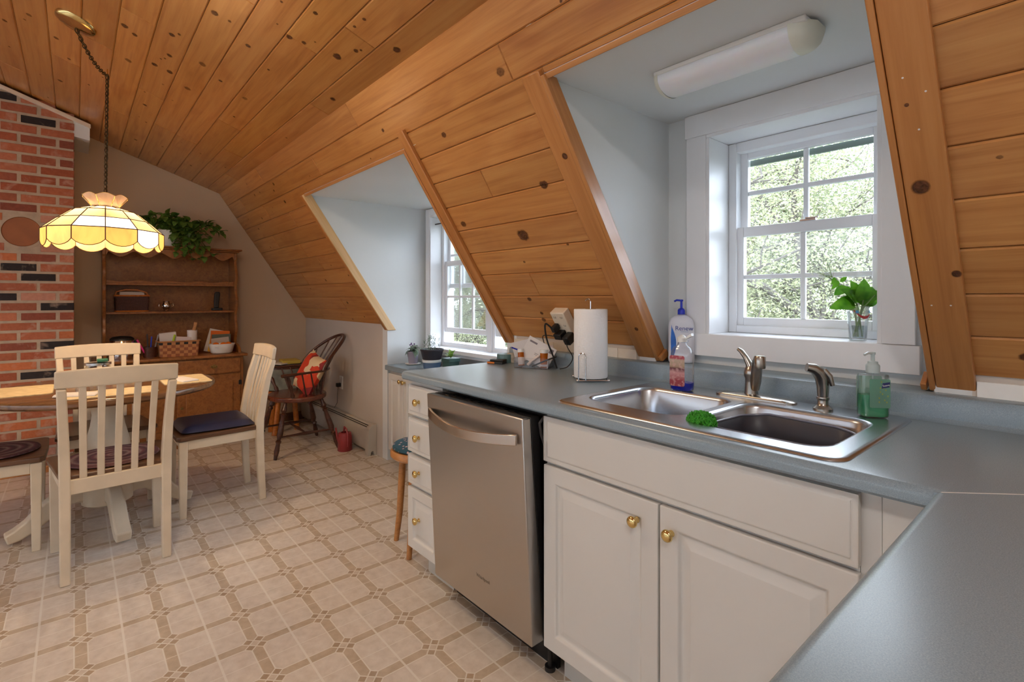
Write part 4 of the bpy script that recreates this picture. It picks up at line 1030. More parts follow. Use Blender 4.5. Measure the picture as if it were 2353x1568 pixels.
# ------------------------------------------------------------------ bouquet in the window
def leaf_mat(name, c1, c2, tr=.25):
    m = NT(name); n = m.noise(m.co(), 30, 2)
    c = m.ramp(n, [(.3, lin(c1)), (.7, lin(c2))]); m.set(Base_Color=c, Roughness=.4)
    t = m.n('ShaderNodeBsdfTranslucent'); m.nt.links.new(c, t.inputs[0]); x = m.n('ShaderNodeMixShader'); x.inputs[0].default_value = tr
    m.nt.links.new(m.b.outputs[0], x.inputs[1]); m.nt.links.new(t.outputs[0], x.inputs[2]); m.nt.links.new(x.outputs[0], m.out.inputs[0]); return m.mat
def leaf(m, base, tip, width, nrm, curl=.12, wide=.4, mi=None, nseg=6):
    base, tip = Vector(base), Vector(tip); d = tip-base; L = d.length; u = d.normalized(); s = u.cross(Vector(nrm))
    if s.length < 1e-4: s = u.orthogonal()
    s.normalize(); n = s.cross(u).normalized(); vs = []; fs = []
    for i in range(nseg+1):
        t = i/nseg; wd = width*.5*(math.sin(PI*min(1, t**(.72 if wide < .45 else 1)))**.8 if 0 < t < 1 else .02)
        c = base+d*t + n*(curl*L*math.sin(PI*t)) - n*(curl*L*.6*t*t)
        vs += [c-s*wd+n*wd*.25, c, c+s*wd+n*wd*.25]
    for i in range(nseg):
        k = i*3; fs += [(k, k+1, k+4, k+3), (k+1, k+2, k+5, k+4)]
    m.add(vs, fs, mi)
vb = thing('flower_glass', 'drinking glass of green leaves on the window sill', 'glass', (-.52, 2.00, WZ0+.001))
vc = Vector((-.55, 1.99, WZ0+.001)); vb.location = vc
m = loc(MB()); m.lathe([(.0001, 0), (.024, 0), (.0255, .004), (.0275, .045), (.0285, .048), (.034, .115), (.0325, .115), (.0265, .05), (.0235, .008), (.0001, .008)], (0, 0, 0), 32); link('glass_body', m, M_CLEAR, vb, smooth=True, auto=50)
m = loc(MB()); m.lathe([(.0001, .009), (.0228, .009), (.0258, .048), (.0001, .048)], (0, 0, 0), 28); link('water', m, liquid('water', (214, 226, 224), .12), vb, smooth=True, auto=50)
m = loc(MB()); 
for k in range(15):
    a0 = math.radians(-95+k*8); 
    for q in range(1):
        for s_ in (-1,):
            zz = .098-.026*math.sin(PI*k/14); zz2 = .102-.021*math.sin(PI*k/14); r_ = .0332; b0 = math.radians(-95+(k+1)*8)
            z3 = .098-.026*math.sin(PI*(k+1)/14); z4 = .102-.021*math.sin(PI*(k+1)/14)
            m.quad((r_*math.cos(a0), r_*math.sin(a0), zz), (r_*math.cos(b0), r_*math.sin(b0), z3), (r_*math.cos(b0), r_*math.sin(b0), z4), (r_*math.cos(a0), r_*math.sin(a0), zz2))
link('red_emblem', m, plain('emblem_red', (190, 60, 62), .5), vb)
for a0 in (-78, -2):
    m = loc(MB()); zz = .095
    for q in range(6):
        t0, t1 = 2*PI*q/6, 2*PI*(q+1)/6; f_ = lambda t: (.0334*math.cos(math.radians(a0)+.16*math.cos(t)), .0334*math.sin(math.radians(a0)+.16*math.cos(t)), zz+.006*math.sin(t))
        m.add([f_(t0), f_(t1), (.0334*math.cos(math.radians(a0)), .0334*math.sin(math.radians(a0)), zz)], [(0, 1, 2)])
    link('blue_dot', m, plain('emblem_blue', (90, 160, 205), .5), vb)
M_LEAF = leaf_mat('bouquet_leaf', (62, 128, 20), (112, 176, 40), .35)
bq = thing('bouquet', 'bunch of bright green leaves with small white flowers in a glass', 'bouquet', tuple(vc))
m = loc(MB()); stems = [((.004, -.012, .012), (-.010, .0, .11), (-.03, -.01, .17)), ((-.008, .008, .012), (.012, 0, .11), (.02, .0, .16)), ((.012, .004, .012), (-.004, .005, .12), (-.075, -.005, .205), (-.12, -.01, .235)), ((-.012, -.004, .012), (.018, -.008, .11), (.05, -.01, .15))]
for s_ in stems: m.tube(s_, [.003]*(len(s_)-1)+[.0012], 6)
link('stem', m, plain('stem_green', (120, 150, 84), .5), bq, smooth=True)
m = loc(MB()); rl = random.Random(4); ri = Vector((.6494, .7604, 0)); fwv = Vector((-.7604, .6494, 0))
def V(a, b, c=0): return ri*a + Vector((0, 0, 1))*b + fwv*c   # screen-right, up, depth, in metres around the glass
LV = [((-.015, .125), (-.105, .108), .05), ((-.012, .13), (-.07, .172), .035), ((-.01, .135), (-.055, .185), .04), ((-.005, .13), (-.02, .20), .045), ((0, .13), (.01, .205), .05), ((.0, .125), (.035, .195), .06), ((.005, .125), (.06, .165), .05),
      ((.01, .12), (.075, .14), .045), ((-.02, .12), (-.055, .145), .05), ((0, .128), (.055, .115), .035), ((-.005, .13), (-.04, .165), .055), ((.01, .13), (.03, .165), .06), ((-.06, .20), (-.085, .17), .018), ((-.055, .195), (-.035, .212), .014), ((-.075, .21), (-.09, .185), .014), ((-.04, .18), (-.07, .15), .03),
      ((.02, .125), (.055, .18), .045), ((-.01, .12), (-.03, .1), .04)]
for (a, b), (c, d), wd in LV: leaf(m, V(a, b, (rl.random()-.5)*.02), V(c, d, (rl.random()-.5)*.05), wd, V(.2*(rl.random()-.5), .5, -1))
link('foliage', m, M_LEAF, bq, smooth=True)
m = loc(MB())
for k in range(70):
    c = V(-.115+rl.gauss(0, .018), .232+rl.gauss(0, .016), rl.gauss(0, .012))
    for q in range(4):
        t = q*PI/2+rl.random(); m.add([c, c+V(.004*math.cos(t), .004*math.sin(t), .001), c+V(.003*math.cos(t+.8), .003*math.sin(t+.8), -.001)], [(0, 1, 2)])
link('blossom', m, leaf_mat('blossom_white', (214, 220, 190), (240, 244, 232), .3), bq)
m = loc(MB()); c0_ = V(-.085, .21)
for k in range(12): m.tube([V(-.085, .21), V(-.115+rl.gauss(0, .016), .232+rl.gauss(0, .014), rl.gauss(0, .01))], .0006, 4)
link('flower_stalk', m, plain('stem_green', (120, 150, 84), .5), bq)

# ------------------------------------------------------------------ dormer ceiling light
fx = thing('ceiling_light', 'white fluorescent fixture with long acrylic diffuser on the dormer ceiling', 'light', (-.745, 1.51, Z1))
m = MB(); m.box(-.975, 1.441, Z1-.016, -.515, 1.579, Z1); link('base', m, M_WHITEP, fx, bevel=.004)
m = MB(); prof = [(1.510+.068*math.cos(t), Z1-.0162-.052*math.sin(t)**.8 if math.sin(t) > 0 else Z1-.0162) for t in [PI*k/12 for k in range(13)]]
m.prism(prof, -.96, -.56, 'X'); 
dm = NT('acrylic_diffuser'); dm.set(Base_Color=lin((240, 239, 244)), Roughness=.35, Subsurface_Weight=.2); 
gw = dm.noise(dm.map(dm.co(), (2, 400, 400)), 1, 2); dm.bump(gw, .2, .001)
link('diffuser', m, dm.mat, fx, smooth=True, auto=60)
M_CAP = plain('cream_cap', (222, 222, 208), .35)
for xa, xb, s_ in ((-.99, -.96, -1), (-.56, -.50, 1)):
    m = MB(); R = []
    for i in range(5):
        q = i/4; xx = (xb-q*(xb-xa)) if s_ < 0 else (xa+q*(xb-xa)); k = math.sqrt(max(0, 1-(q*.93)**2.6))
        R.append([(xx, 1.510+.0695*k*math.cos(t), Z1-.010-(.060*k*math.sin(t)**.8 if math.sin(t) > 0 else 0)) for t in [PI*j_/12 for j_ in range(13)]])
    n = 13; vs = [p for r_ in R for p in r_]; fs = [(i*n+k, i*n+k+1, (i+1)*n+k+1, (i+1)*n+k) for i in range(4) for k in range(12)]; fs.append(tuple(range(4*n, 5*n)))
    m.add(vs, fs); link('end_cap', m, M_CAP, fx, smooth=True, auto=60)

# ceiling fixtures added outside the view to brighten the room (they carry the lamp light)
em = NT('added_lamp_glass'); em.set(Base_Color=(.9, .9, .9), Emission_Color=(1, .86, .7), Emission_Strength=4.0)
for x, y, p in ADDED_LAMPS:
    zc = along(y)
    t = thing('added_flush_lamp', 'added round white flush ceiling lamp behind the photographer, to brighten the room' if x > 0 else 'unseen round white flush ceiling lamp over the floor between worktop and dining table', 'light', (x, y, zc))
    m = loc(MB()); m.lathe([(.0001, .02), (.16, .02), (.16, -.03), (.155, -.035), (.0001, -.035)], (0, 0, 0), 32); link('base', m, M_WHITEP, t, smooth=True)
    m = loc(MB()); m.lathe([(.15, -.036), (.148, -.05), (.13, -.075), (.08, -.1), (.0001, -.11)], (0, 0, 0), 32)
    link('bulb', loc(MB()).lathe([(.02, -.06), (.03, -.07), (.02, -.085), (.0001, -.09)], (0, 0, 0), 16), em.mat, t, smooth=True)

# ================================================================== dining corner
def chair_parts(root):
    W_ = M_CREAM
    for s in (-1, 1):
        m = loc(MB()); m.bar([(-.225, s*.185, 0), (-.212, s*.185, .2), (-.205, s*.186, .40), (-.207, s*.187, .50), (-.225, s*.19, .62), (-.25, s*.195, .75), (-.283, s*.20, .862)], [.036, .038, .04, .04, .038, .036, .034], [.038, .042, .046, .046, .042, .036, .028], side=(0, 1, 0)); link('leg', m, W_, root, bevel=.005)
        m = loc(MB()); m.bar([(.2, s*.208, 0), (.2, s*.208, .438)], [.034, .044], [.034, .044], side=(0, 1, 0)); link('leg', m, W_, root, bevel=.004)
        m = loc(MB()); m.hexa([(-.188, s*.184-.011, .385), (.178, s*.208-.011, .385), (.178, s*.208+.011, .385), (-.188, s*.184+.011, .385), (-.188, s*.184-.011, .439), (.178, s*.208-.011, .439), (.178, s*.208+.011, .439), (-.188, s*.184+.011, .439)]); link('side_rail', m, W_, root, bevel=.003)
    m = loc(MB()); m.box(.187, -.186, .385, .21, .186, .439); link('front_rail', m, W_, root, bevel=.003)
    m = loc(MB()); m.box(-.218, -.17, .385, -.196, .17, .449); link('back_rail', m, W_, root, bevel=.003)
    m = loc(MB()); m.prism([(-.19, -.17), (-.2, -.165), (-.2, .165), (-.19, .17), (-.185, .203), (.215, .240), (.235, .22), (.24, 0), (.235, -.22), (.215, -.240), (-.185, -.203)], .4405, .466); link('seat', m, M_SEATW, root, bevel=.006, seg=3)
    m = loc(MB()); n = 10; vs = []
    for i in range(n+1):
        y = -.222+.444*i/n; b = .022*(1-(y/.222)**2); zt = .938+.008*(1-(y/.222)**2); x0 = -.283-b
        vs += [(x0-.004, y, .864), (x0+.019, y, .864), (x0+.007, y, zt), (x0-.014, y, zt)]
    fs = [(i*4+k, i*4+(k+1) % 4, (i+1)*4+(k+1) % 4, (i+1)*4+k) for i in range(n) for k in range(4)] + [(3, 2, 1, 0), (n*4, n*4+1, n*4+2, n*4+3)]
    m.add(vs, fs); link('crest_rail', m, W_, root, bevel=.006, seg=3)
    for k in range(5):
        y = (k-2)*.0615; b = .018*(1-(y/.22)**2)
        m = loc(MB()); m.bar([(-.207, y, .447), (-.212-b*.3, y*1.01, .55), (-.235-b*.7, y*1.03, .68), (-.28-b, y*1.06, .868)], .027, .012, side=(0, 1, 0)); link('slat', m, W_, root, bevel=.003)
CH = [((-3.185, .142, 0), PI+.046, 'cream slat-back dining chair nearest the camera, its back to the viewer'),
      ((-3.62, .665, 0), -PI/2, 'cream slat-back dining chair at the right of the table with navy cushion'),
      ((-4.07, .14, 0), .06, 'cream slat-back dining chair behind the table by the hutch'),
      ((-3.665, -.345, 0), PI/2, 'cream dining chair cut off by the left edge with braided pad on seat')]
ch0 = thing('dining_chair', CH[0][2], 'chair', CH[0][0], CH[0][1], 'cream dining chairs around the table'); chair_parts(ch0)
for p, r_, lb in CH[1:]:
    c = copy_tree(ch0); c.location = p; c.rotation_euler = (0, 0, r_); c['label'] = lb
def rug_mat():
    m = NT('braided_pad'); sp = m.n('ShaderNodeSeparateXYZ'); m.nt.links.new(m.co(), sp.inputs[0])
    r = E.m('SQRT', E(sp.outputs[0])*E(sp.outputs[0]) + E(sp.outputs[1])*E(sp.outputs[1]))
    f = E.m('FRACT', r*22.0); n = m.noise(m.co(), 60, 3)
    c = m.ramp(E.m('ADD', f*.7, E(n)*.3), [(.2, lin((98, 62, 66))), (.45, lin((150, 124, 118))), (.6, lin((120, 70, 76))), (.85, lin((84, 58, 60)))])
    m.set(Base_Color=c, Roughness=.9); m.bump(E.m('FRACT', r*66.0), .5, .003); return m.mat
M_RUG = rug_mat()
for (x, y), lb in (((-3.195, .142), 'round mauve braided seat pad on the nearest dining chair'), ((-3.665, -.325), 'round mauve braided seat pad on the chair at the left edge')):
    m = MB(); m.lathe([(.0001, 0), (.18, 0), (.19, .005), (.185, .012), (.0001, .014)], (0, 0, 0), 48)
    single('seat_pad', m, M_RUG, lb, 'cushion', 'braided seat pads', loc=(x, y, .4665), smooth=True)
m = MB(); n = 14; vs = []
def cush(u, v):
    e = max(abs(u), abs(v)); return (1-e**6)
N = 16; top = []; bot = []
for i in range(N+1):
    for j_ in range(N+1):
        u, v = -1+2*i/N, -1+2*j_/N; k = .20-.012*(u*u*v*v); x = u*k; y = v*k*(1.0); h = .036*cush(u, v)**.5
        top.append((x, y, .008+h)); bot.append((x, y, .008-.008*cush(u, v)))
b_ = len(top); fs = []
for i in range(N):
    for j_ in range(N):
        a = i*(N+1)+j_; fs.append((a, a+N+1, a+N+2, a+1)); fs.append((b_+a, b_+a+1, b_+a+N+2, b_+a+N+1))
ed = [i*(N+1) for i in range(N+1)] + [N*(N+1)+j_ for j_ in range(1, N+1)] + [i*(N+1)+N for i in range(N-1, -1, -1)] + [j_ for j_ in range(N-1, 0, -1)]
for i in range(len(ed)): a, c = ed[i], ed[(i+1) % len(ed)]; fs.append((a, c, b_+c, b_+a))
m.add(top+bot, fs)
nv = single('seat_cushion', m, plain('navy_vinyl', (50, 52, 78), .42, var=.1), 'thick navy blue cushion on the chair right of the table', 'cushion', loc=(-3.62, .655, .4665), smooth=True)

# table
TC = (-3.66, .14)
tb_ = thing('dining_table', 'round pedestal dining table with brown wood top and cream base', 'table', (*TC, 0))
m = loc(MB()); m.lathe([(.0001, .718), (.47, .718), (.488, .722), (.497, .732), (.497, .748), (.492, .756), (.482, .76), (.0001, .76)], (0, 0, 0), 72, sy=1.05); link('table_top', m, M_TABLEW, tb_, smooth=True)
m = loc(MB()); m.lathe([(.0001, .69), (.26, .69), (.265, .7175), (.0001, .7175)], (0, 0, 0), 40); link('top_support', m, M_CREAM, tb_, smooth=True)
m = loc(MB()); m.lathe([(.0001, .69), (.105, .69), (.105, .665), (.085, .65), (.075, .635), (.07, .60), (.078, .54), (.098, .46), (.112, .38), (.112, .32), (.10, .27), (.085, .245), (.10, .235), (.115, .22), (.115, .12), (.09, .105), (.0001, .1)], (0, 0, 0), 36); link('pedestal', m, M_CREAM, tb_, smooth=True)
for k in range(4):
    a = math.radians(7)+k*PI/2; c_, s_ = math.cos(a), math.sin(a)
    pts = [(c_*r_, s_*r_, z) for r_, z in ((.06, .17), (.12, .20), (.19, .185), (.26, .13), (.32, .075), (.37, .046), (.41, .034))]
    m = loc(MB()); m.bar(pts, [.06, .062, .064, .066, .068, .07, .066], [.12, .11, .095, .085, .07, .06, .05], side=(-s_, c_, 0)); link('foot', m, M_CREAM, tb_, bevel=.009, seg=3)
# placemats, napkins
M_MAT = None
mm = NT('straw_mat'); v = mm.n('ShaderNodeTexVoronoi'); mm.nt.links.new(mm.co(), v.inputs[0]); v.inputs['Scale'].default_value = 90
mm.set(Base_Color=mm.ramp(mm.noise(mm.co(), 25, 3), [(.3, lin((206, 184, 140))), (.7, lin((230, 212, 174)))]), Roughness=.85); mm.bump(v.outputs[0], .5, .002); M_MAT = mm.mat
def scallop(w_, h_, k, a=.006):
    pts = []; P_ = rounded(w_, h_, .03, 6)
    for i, p in enumerate(P_): pts.append(p)
    out = []; 
    for i in range(len(pts)):
        p, q = Vector(pts[i]), Vector(pts[(i+1) % len(pts)]); L = (q-p).length; n = max(1, int(L/.012))
        for j_ in range(n):
            t = j_/n; c = p.lerp(q, t); d = (q-p).normalized() if L > 1e-6 else Vector((1, 0)); out.append((c.x+d.y*a*.5*math.sin(j_*2.1), c.y-d.x*a*.5*math.sin(j_*2.1)))
    return out
for i, (x, y, rz, lb) in enumerate(((-3.345, .15, PI/2, 'tan straw placemat at the near side of the table'), (-3.69, -.205, 0, 'tan straw placemat at the left side of the table'), (-3.61, .50, 0, 'tan straw placemat at the right end of the table'), (-3.95, .14, PI/2, 'tan straw placemat at the far side of the table'))):
    m = MB(); m.prism(scallop(.37, .235, 0), 0, .004); single('placemat', m, M_MAT, lb, 'placemat', 'straw placemats on the table', loc=(x, y, .7605), rz=rz)
def napkin(x, y, rz, lb):
    m = MB(); m.hexa([(-.09, -.04, 0), (.09, -.05, 0), (.08, .05, 0), (-.09, .04, 0), (-.085, -.03, .012), (.085, -.04, .008), (.075, .04, .010), (-.08, .03, .014)])
    single('napkin', m, M_PAPER, lb, 'napkin', 'folded napkins', loc=(x, y, .765), rz=rz, bevel=.005, seg=3)
napkin(-3.34, .01, 1.2, 'folded white napkin on the near placemat'); napkin(-3.55, .49, .3, 'folded white napkin on the right-hand placemat')
jl = thing('candle_jar', 'round glass jar with chrome rim and green lid on the table', 'jar', (-3.75, .10, .7605))
m = loc(MB()); m.lathe([(.0001, 0), (.06, 0), (.068, .01), (.07, .05), (.064, .09), (.055, .1), (.055, .112)], (0, 0, 0), 32); link('glass_body', m, M_CLEAR, jl, smooth=True, auto=60)
m = loc(MB()); m.lathe([(.0001, .004), (.058, .004), (.062, .05), (.0001, .05)], (0, 0, 0), 24); link('wax', m, plain('wax_grey', (150, 146, 140), .5), jl, smooth=True)
m = loc(MB()); m.lathe([(.056, .108), (.061, .11), (.061, .122), (.0001, .126)], (0, 0, 0), 32); link('rim', m, M_CHROME, jl, smooth=True)
m = loc(MB()); m.box(-.015, -.005, .127, .035, .045, .142); link('lid', m, plain('green_lid', (40, 110, 84), .5), jl, bevel=.004)
for x, y, lb in ((-3.50, .02, 'small glass shaker beside the napkin, left one'), (-3.47, .075, 'small glass shaker beside the napkin, right one')):
    t = thing('shaker', lb, 'shaker', (x, y, .7605), 0, 'glass shakers on the table'); m = loc(MB()); m.lathe([(.0001, 0), (.018, 0), (.019, .03), (.014, .05)], (0, 0, 0), 16); link('glass_body', m, M_CLEAR, t, smooth=True)
    m = loc(MB()); m.lathe([(.0001, .062), (.012, .06), (.0145, .05), (.0145, .044)], (0, 0, 0), 16); link('cap', m, M_CHROME, t, smooth=True)

# ------------------------------------------------------------------ stained glass lamp
LC = Vector((-3.66, .13, 0))
ch = thing('pendant_lamp', 'stained glass dome lamp hanging on a swagged chain over the table', 'lamp', (LC.x, LC.y, 1.53))
view = math.atan2(-.13, 3.66)
def shade_mat(name, c, e, var=.3):
    m = NT(name); n = m.noise(m.map(m.co(), (1, 1, .35)), 16, 3, .5, .6); col = m.ramp(n, [(.3, tuple(x*(1-var) for x in lin(c))), (.65, lin(c))])
    t = m.n('ShaderNodeBsdfTranslucent'); m.nt.links.new(col, t.inputs[0]); m.set(Base_Color=col, Roughness=.25, Emission_Color=col, Emission_Strength=e)
    x = m.n('ShaderNodeMixShader'); x.inputs[0].default_value = .3; m.nt.links.new(m.b.outputs[0], x.inputs[1]); m.nt.links.new(t.outputs[0], x.inputs[2]); m.nt.links.new(x.outputs[0], m.out.inputs[0]); return m.mat
M_S1 = shade_mat('cream_glass', (250, 220, 168), .25, .2); M_S2 = shade_mat('amber_glass', (238, 182, 108), .25, .3); M_S3 = shade_mat('opal_glass', (255, 250, 240), 2.4, .05); M_S4 = shade_mat('pinkish_glass', (226, 200, 184), .04, .2)  # emission puts the lit-through glow into the panes, strongest in the opal
Z0 = 1.53
RW = [(.065, 1.755), (.146, 1.73), (.207, 1.68), (.272, 1.62)]
m = loc(MB()); ld = loc(MB()); lr = .0026
def PT(r, z, k, off=0): a = view+2*PI*k/12+off; return Vector((r*math.cos(a), r*math.sin(a), z-Z0))
for k in range(12):
    for i in range(3):
        a, b = RW[i], RW[i+1]; mi = 0
        if i == 2 and k in (11, 0): mi = 2
        m.quad(PT(*a, k), PT(*a, k+1), PT(*b, k+1), PT(*b, k), mi)
        ld.tube([PT(*a, k), PT(*b, k)], lr, 6); ld.tube([PT(*b, k), PT(*b, k+1)], lr, 6)
    ld.tube([PT(*RW[0], k), PT(*RW[0], k+1)], lr, 6)
    p, q = PT(.272, 1.62, k), PT(.272, 1.62, k+1); n = 8; low = []
    for i in range(n+1):
        t = i/n; c = p.lerp(q, t); low.append(Vector((c.x, c.y, 1.555-Z0-.032*math.sin(PI*t)**.7)))
    vs = [p, q]+low[::-1]; m.add([tuple(x) for x in vs], [tuple(range(len(vs)))], 2 if k == 1 else 1)
    ld.tube(low, lr*.8, 6); ld.tube([p, low[0]], lr, 6)
link('shade', m, [M_S1, M_S2, M_S3], ch); link('leading', ld, plain('lead_came', (88, 62, 44), .4, .6), ch, smooth=True)
m = loc(MB()); ld = loc(MB())
for k in range(8):
    a0, a1 = view+PI/8+2*PI*k/8, view+PI/8+2*PI*(k+1)/8; P_ = lambda r, z, a: Vector((r*math.cos(a), r*math.sin(a), z-Z0))
    b0, b1 = P_(.062, 1.757, a0), P_(.062, 1.757, a1); t0, t1 = P_(.108, 1.812, a0), P_(.108, 1.812, a1); top = []
    for i in range(7): t = i/6; c = t0.lerp(t1, t); top.append(Vector((c.x, c.y, c.z+.014*math.sin(PI*t))))
    vs = [b0, b1]+top[::-1]; m.add([tuple(x) for x in vs], [tuple(range(len(vs)))]); ld.tube([b0, t0], .002, 6); ld.tube(top, .0015, 6)
link('crown', m, M_S4, ch); link('crown_leading', ld, M_BRASS, ch, smooth=True)
hook = Vector((-3.70, .14, along(.14, -.01))); can = Vector((-3.29, .005, along(.005, -.012)))
def chain(p, q, sag, L=.026):
    mb = loc(MB()); D = (q-p).length; n = int(D/ L*1.15)
    P_ = [p.lerp(q, i/n)-Vector((0, 0, 1))*sag*4*(i/n)*(1-i/n) for i in range(n+1)]
    for i in range(n):
        a, b = P_[i], P_[i+1]; d = (b-a).normalized(); c = (a+b)/2; s = d.orthogonal().normalized(); 
        if i % 2: s = d.cross(s)
        h = (b-a).length*.68; w_ = .009
        mb.tube([c + d*(h*math.cos(t)) + s*(w_*math.sin(t)) for t in [2*PI*j_/10 for j_ in range(11)]], .0024, 5, caps=False)
    mb.tube([x+Vector((.002, .002, 0)) for x in P_], .0022, 5); return mb
base = Vector((LC.x, LC.y, 1.53))
mb = chain(can-base-Vector((0, 0, .02)), hook-base-Vector((0, 0, .03)), .035); mb2 = chain(hook-base-Vector((0, 0, .03)), Vector((0, 0, 1.77-1.53)), 0)
mb.add(mb2.v, mb2.f); link('chain', mb, plain('antique_chain', (84, 70, 50), .4, .8), ch, smooth=True)
m = loc(MB()); m.lathe([(.0001, -.03), (.008, -.03), (.03, -.024), (.066, -.018), (.08, -.012), (.085, 0), (.0001, 0)], (0, 0, 0), 40)
cq = Vector((0, -.3387, -.9409)).to_track_quat('-Z', 'Y').to_matrix().to_4x4(); placed(m, T_(can-base+Vector((0, 0, .011))) @ cq); link('canopy', m, M_BRASS, ch, smooth=True, auto=60)
m = loc(MB()); m.tube([hook-base+Vector((0, 0, .008)), hook-base-Vector((0, 0, .012)), hook-base+Vector((.01, 0, -.026)), hook-base+Vector((0, 0, -.036)), hook-base+Vector((-.01, 0, -.026))], .0025, 6); link('hook', m, M_BRASS, ch, smooth=True)
m = loc(MB()); m.lathe([(.0001, 1.765-Z0), (.05, 1.76-Z0), (.062, 1.754-Z0)], (0, 0, 0), 24); m.cyl((0, 0, 0), .018, 1.70-Z0, 1.765-Z0, 16); link('socket', m, M_BRASS, ch, smooth=True)
m = loc(MB()); m.sphere((0, 0, 1.665-Z0), .028, 10); 
eb = NT('bulb_glass'); eb.set(Base_Color=(1, .9, .7), Emission_Color=(1, .8, .5), Emission_Strength=12)
# bulb hangs just beside the light point so it does not swallow it
m.v = [(x+.07, y, z) for x, y, z in m.v]; link('bulb', m, eb.mat, ch, smooth=True)

# ------------------------------------------------------------------ hutch
hu = thing('hutch', 'brown maple hutch with open shelves above drawers and doors', 'hutch', (-5.2, .63, 0))
XB = GX+.016
m = MB(); m.box(XB, .13, .06, -4.995, 1.135, .738); link('base_cabinet', m, M_HUTCH, hu, bevel=.003)
m = MB(); m.box(XB, .10, .7385, -4.965, 1.165, .762); link('base_top', m, M_HUTCH, hu, bevel=.006, seg=3)
m = MB()
m.box(XB, .14, .0, -5.01, 1.125, .059); link('plinth', m, M_HUTCH, hu, bevel=.002)
def hpull(m, y, z, x):
    m.prism([(y-.03, z), (y-.022, z+.009), (y-.01, z+.008), (y-.006, z+.016), (y+.006, z+.016), (y+.01, z+.008), (y+.022, z+.009), (y+.03, z), (y+.02, z-.01), (y-.02, z-.01)], x, x+.002, 'X')
    m.tube([(x+.003, y-.018, z), (x+.02, y-.018, z-.008), (x+.022, y, z-.014), (x+.02, y+.018, z-.008), (x+.003, y+.018, z)], .003, 6)
M_AGEDB = plain('aged_brass', (150, 122, 70), .4, .8)
for ya, yb in ((.155, .625), (.64, 1.11)):
    m = MB(); m.box(-4.994, ya, .60, -4.98, yb, .725); o = link('drawer', m, M_HUTCH, hu, bevel=.004)
    m = MB(); hpull(m, (ya+yb)/2+.03, .665, -4.98); link('pull', m, M_AGEDB, o, smooth=True)
    m = MB(); m.box(-4.994, ya, .10, -4.98, yb, .588); m.box(-4.9805, ya+.06, .16, -4.972, yb-.06, .528); o = link('door', m, M_HUTCH, hu, bevel=.005, seg=3)
    m = MB(); m.lathe([(.0001, .02), (.009, .018), (.011, .012), (.005, .006), (.005, 0)], (-4.98, (yb-.03 if ya < .3 else ya+.03), .34), 14, ax='X'); link('knob', m, M_AGEDB, o, smooth=True)
    m = MB(); yy = ya+.004 if ya < .3 else yb-.004
    for z in (.18, .51): m.box(-4.982, yy-.012, z-.02, -4.9785, yy+.012, z+.02)
    link('hinge', m, M_BLACK, o, bevel=.001)
# upper part: scalloped sides
prof = [(XB, .763), (-5.04, .763), (-5.06, .80), (-5.12, .83)]
for k in range(25):
    t = k/24; z = .84+t*.74; prof.append((-5.185-.022*math.cos(t*2*PI*3.0)-.012*math.cos(t*PI*2), z))
prof += [(-5.20, 1.60), (-5.20, 1.66), (XB, 1.66)]
for y in (.165, 1.108):
    m = MB(); m.prism(prof, y, y+.022, 'Y'); link('side_panel', m, M_HUTCH, hu, bevel=.003)
m = MB(); m.box(XB, .188, .763, XB+.012, 1.107, 1.66); link('back_panel', m, M_HUTCH, hu)
for z in (1.118, 1.355):
    m = MB(); m.box(XB+.013, .188, z, -5.22, 1.107, z+.018); 
    if z > 1.2:
        m.prism([(.188, z+.018), (.188, z+.045)] + [(.188+.919*k/30, z+.034+.007*math.cos(k*.9)) for k in range(1, 30)] + [(1.107, z+.045), (1.107, z+.018)], -5.232, -5.222, 'X')
    link('shelf', m, M_HUTCH, hu, bevel=.002)
m = MB(); m.prism([(.188, 1.66), (.188, 1.585)] + [(.188+.919*k/60, 1.60-.016*abs(math.sin(k/60*PI*5))+.03*(.5+.5*math.cos(k/60*PI*10))) for k in range(1, 60)] + [(1.107, 1.585), (1.107, 1.66)], -5.218, -5.202, 'X'); link('valance', m, M_HUTCH, hu, bevel=.002)
m = MB(); m.box(XB, .15, 1.661, -5.185, 1.145, 1.675); m.box(XB, .135, 1.6752, -5.165, 1.165, 1.69); link('cornice', m, M_HUTCH, hu, bevel=.004)
ZS, ZB = 1.1365, .7625
# shelf items
nb_ = thing('napkin_basket', 'dark woven basket with orange rims and handle holding white napkins', 'basket', (-5.31, .36, ZS))
def wicker(name, a, b, sc=60):
    m = NT(name); w_ = m.n('ShaderNodeTexWave', wave_type='BANDS', bands_direction='Z'); m.nt.links.new(m.co(), w_.inputs[0]); w_.inputs['Scale'].default_value = sc; w_.inputs['Distortion'].default_value = 3; w_.inputs['Detail Scale'].default_value = 9
    m.set(Base_Color=m.ramp(w_.outputs[0], [(.2, lin(a)), (.8, lin(b))]), Roughness=.7); m.bump(w_.outputs[0], .6, .003); return m.mat
M_WK = wicker('dark_wicker', (58, 38, 36), (96, 66, 60), 28)
m = loc(MB()); 
def shell(m, w_, d_, h, t=.006, fl=0, r=.02):
    o = [rounded(w_, d_, r, 4), rounded(w_+fl, d_+fl, r, 4)]; i_ = [rounded(w_+fl-2*t, d_+fl-2*t, r*.8, 4), rounded(w_-2*t, d_-2*t, r*.8, 4)]
    R = [[(x, y, 0) for x, y in o[0]], [(x, y, h) for x, y in o[1]], [(x, y, h) for x, y in i_[0]], [(x, y, t) for x, y in i_[1]]]; n = len(R[0])
    fs = [(i*n+k, i*n+(k+1) % n, (i+1)*n+(k+1) % n, (i+1)*n+k) for i in range(3) for k in range(n)]; fs += [tuple(range(n-1, -1, -1)), tuple(range(3*n, 4*n))]; m.add([p for r_ in R for p in r_], fs)
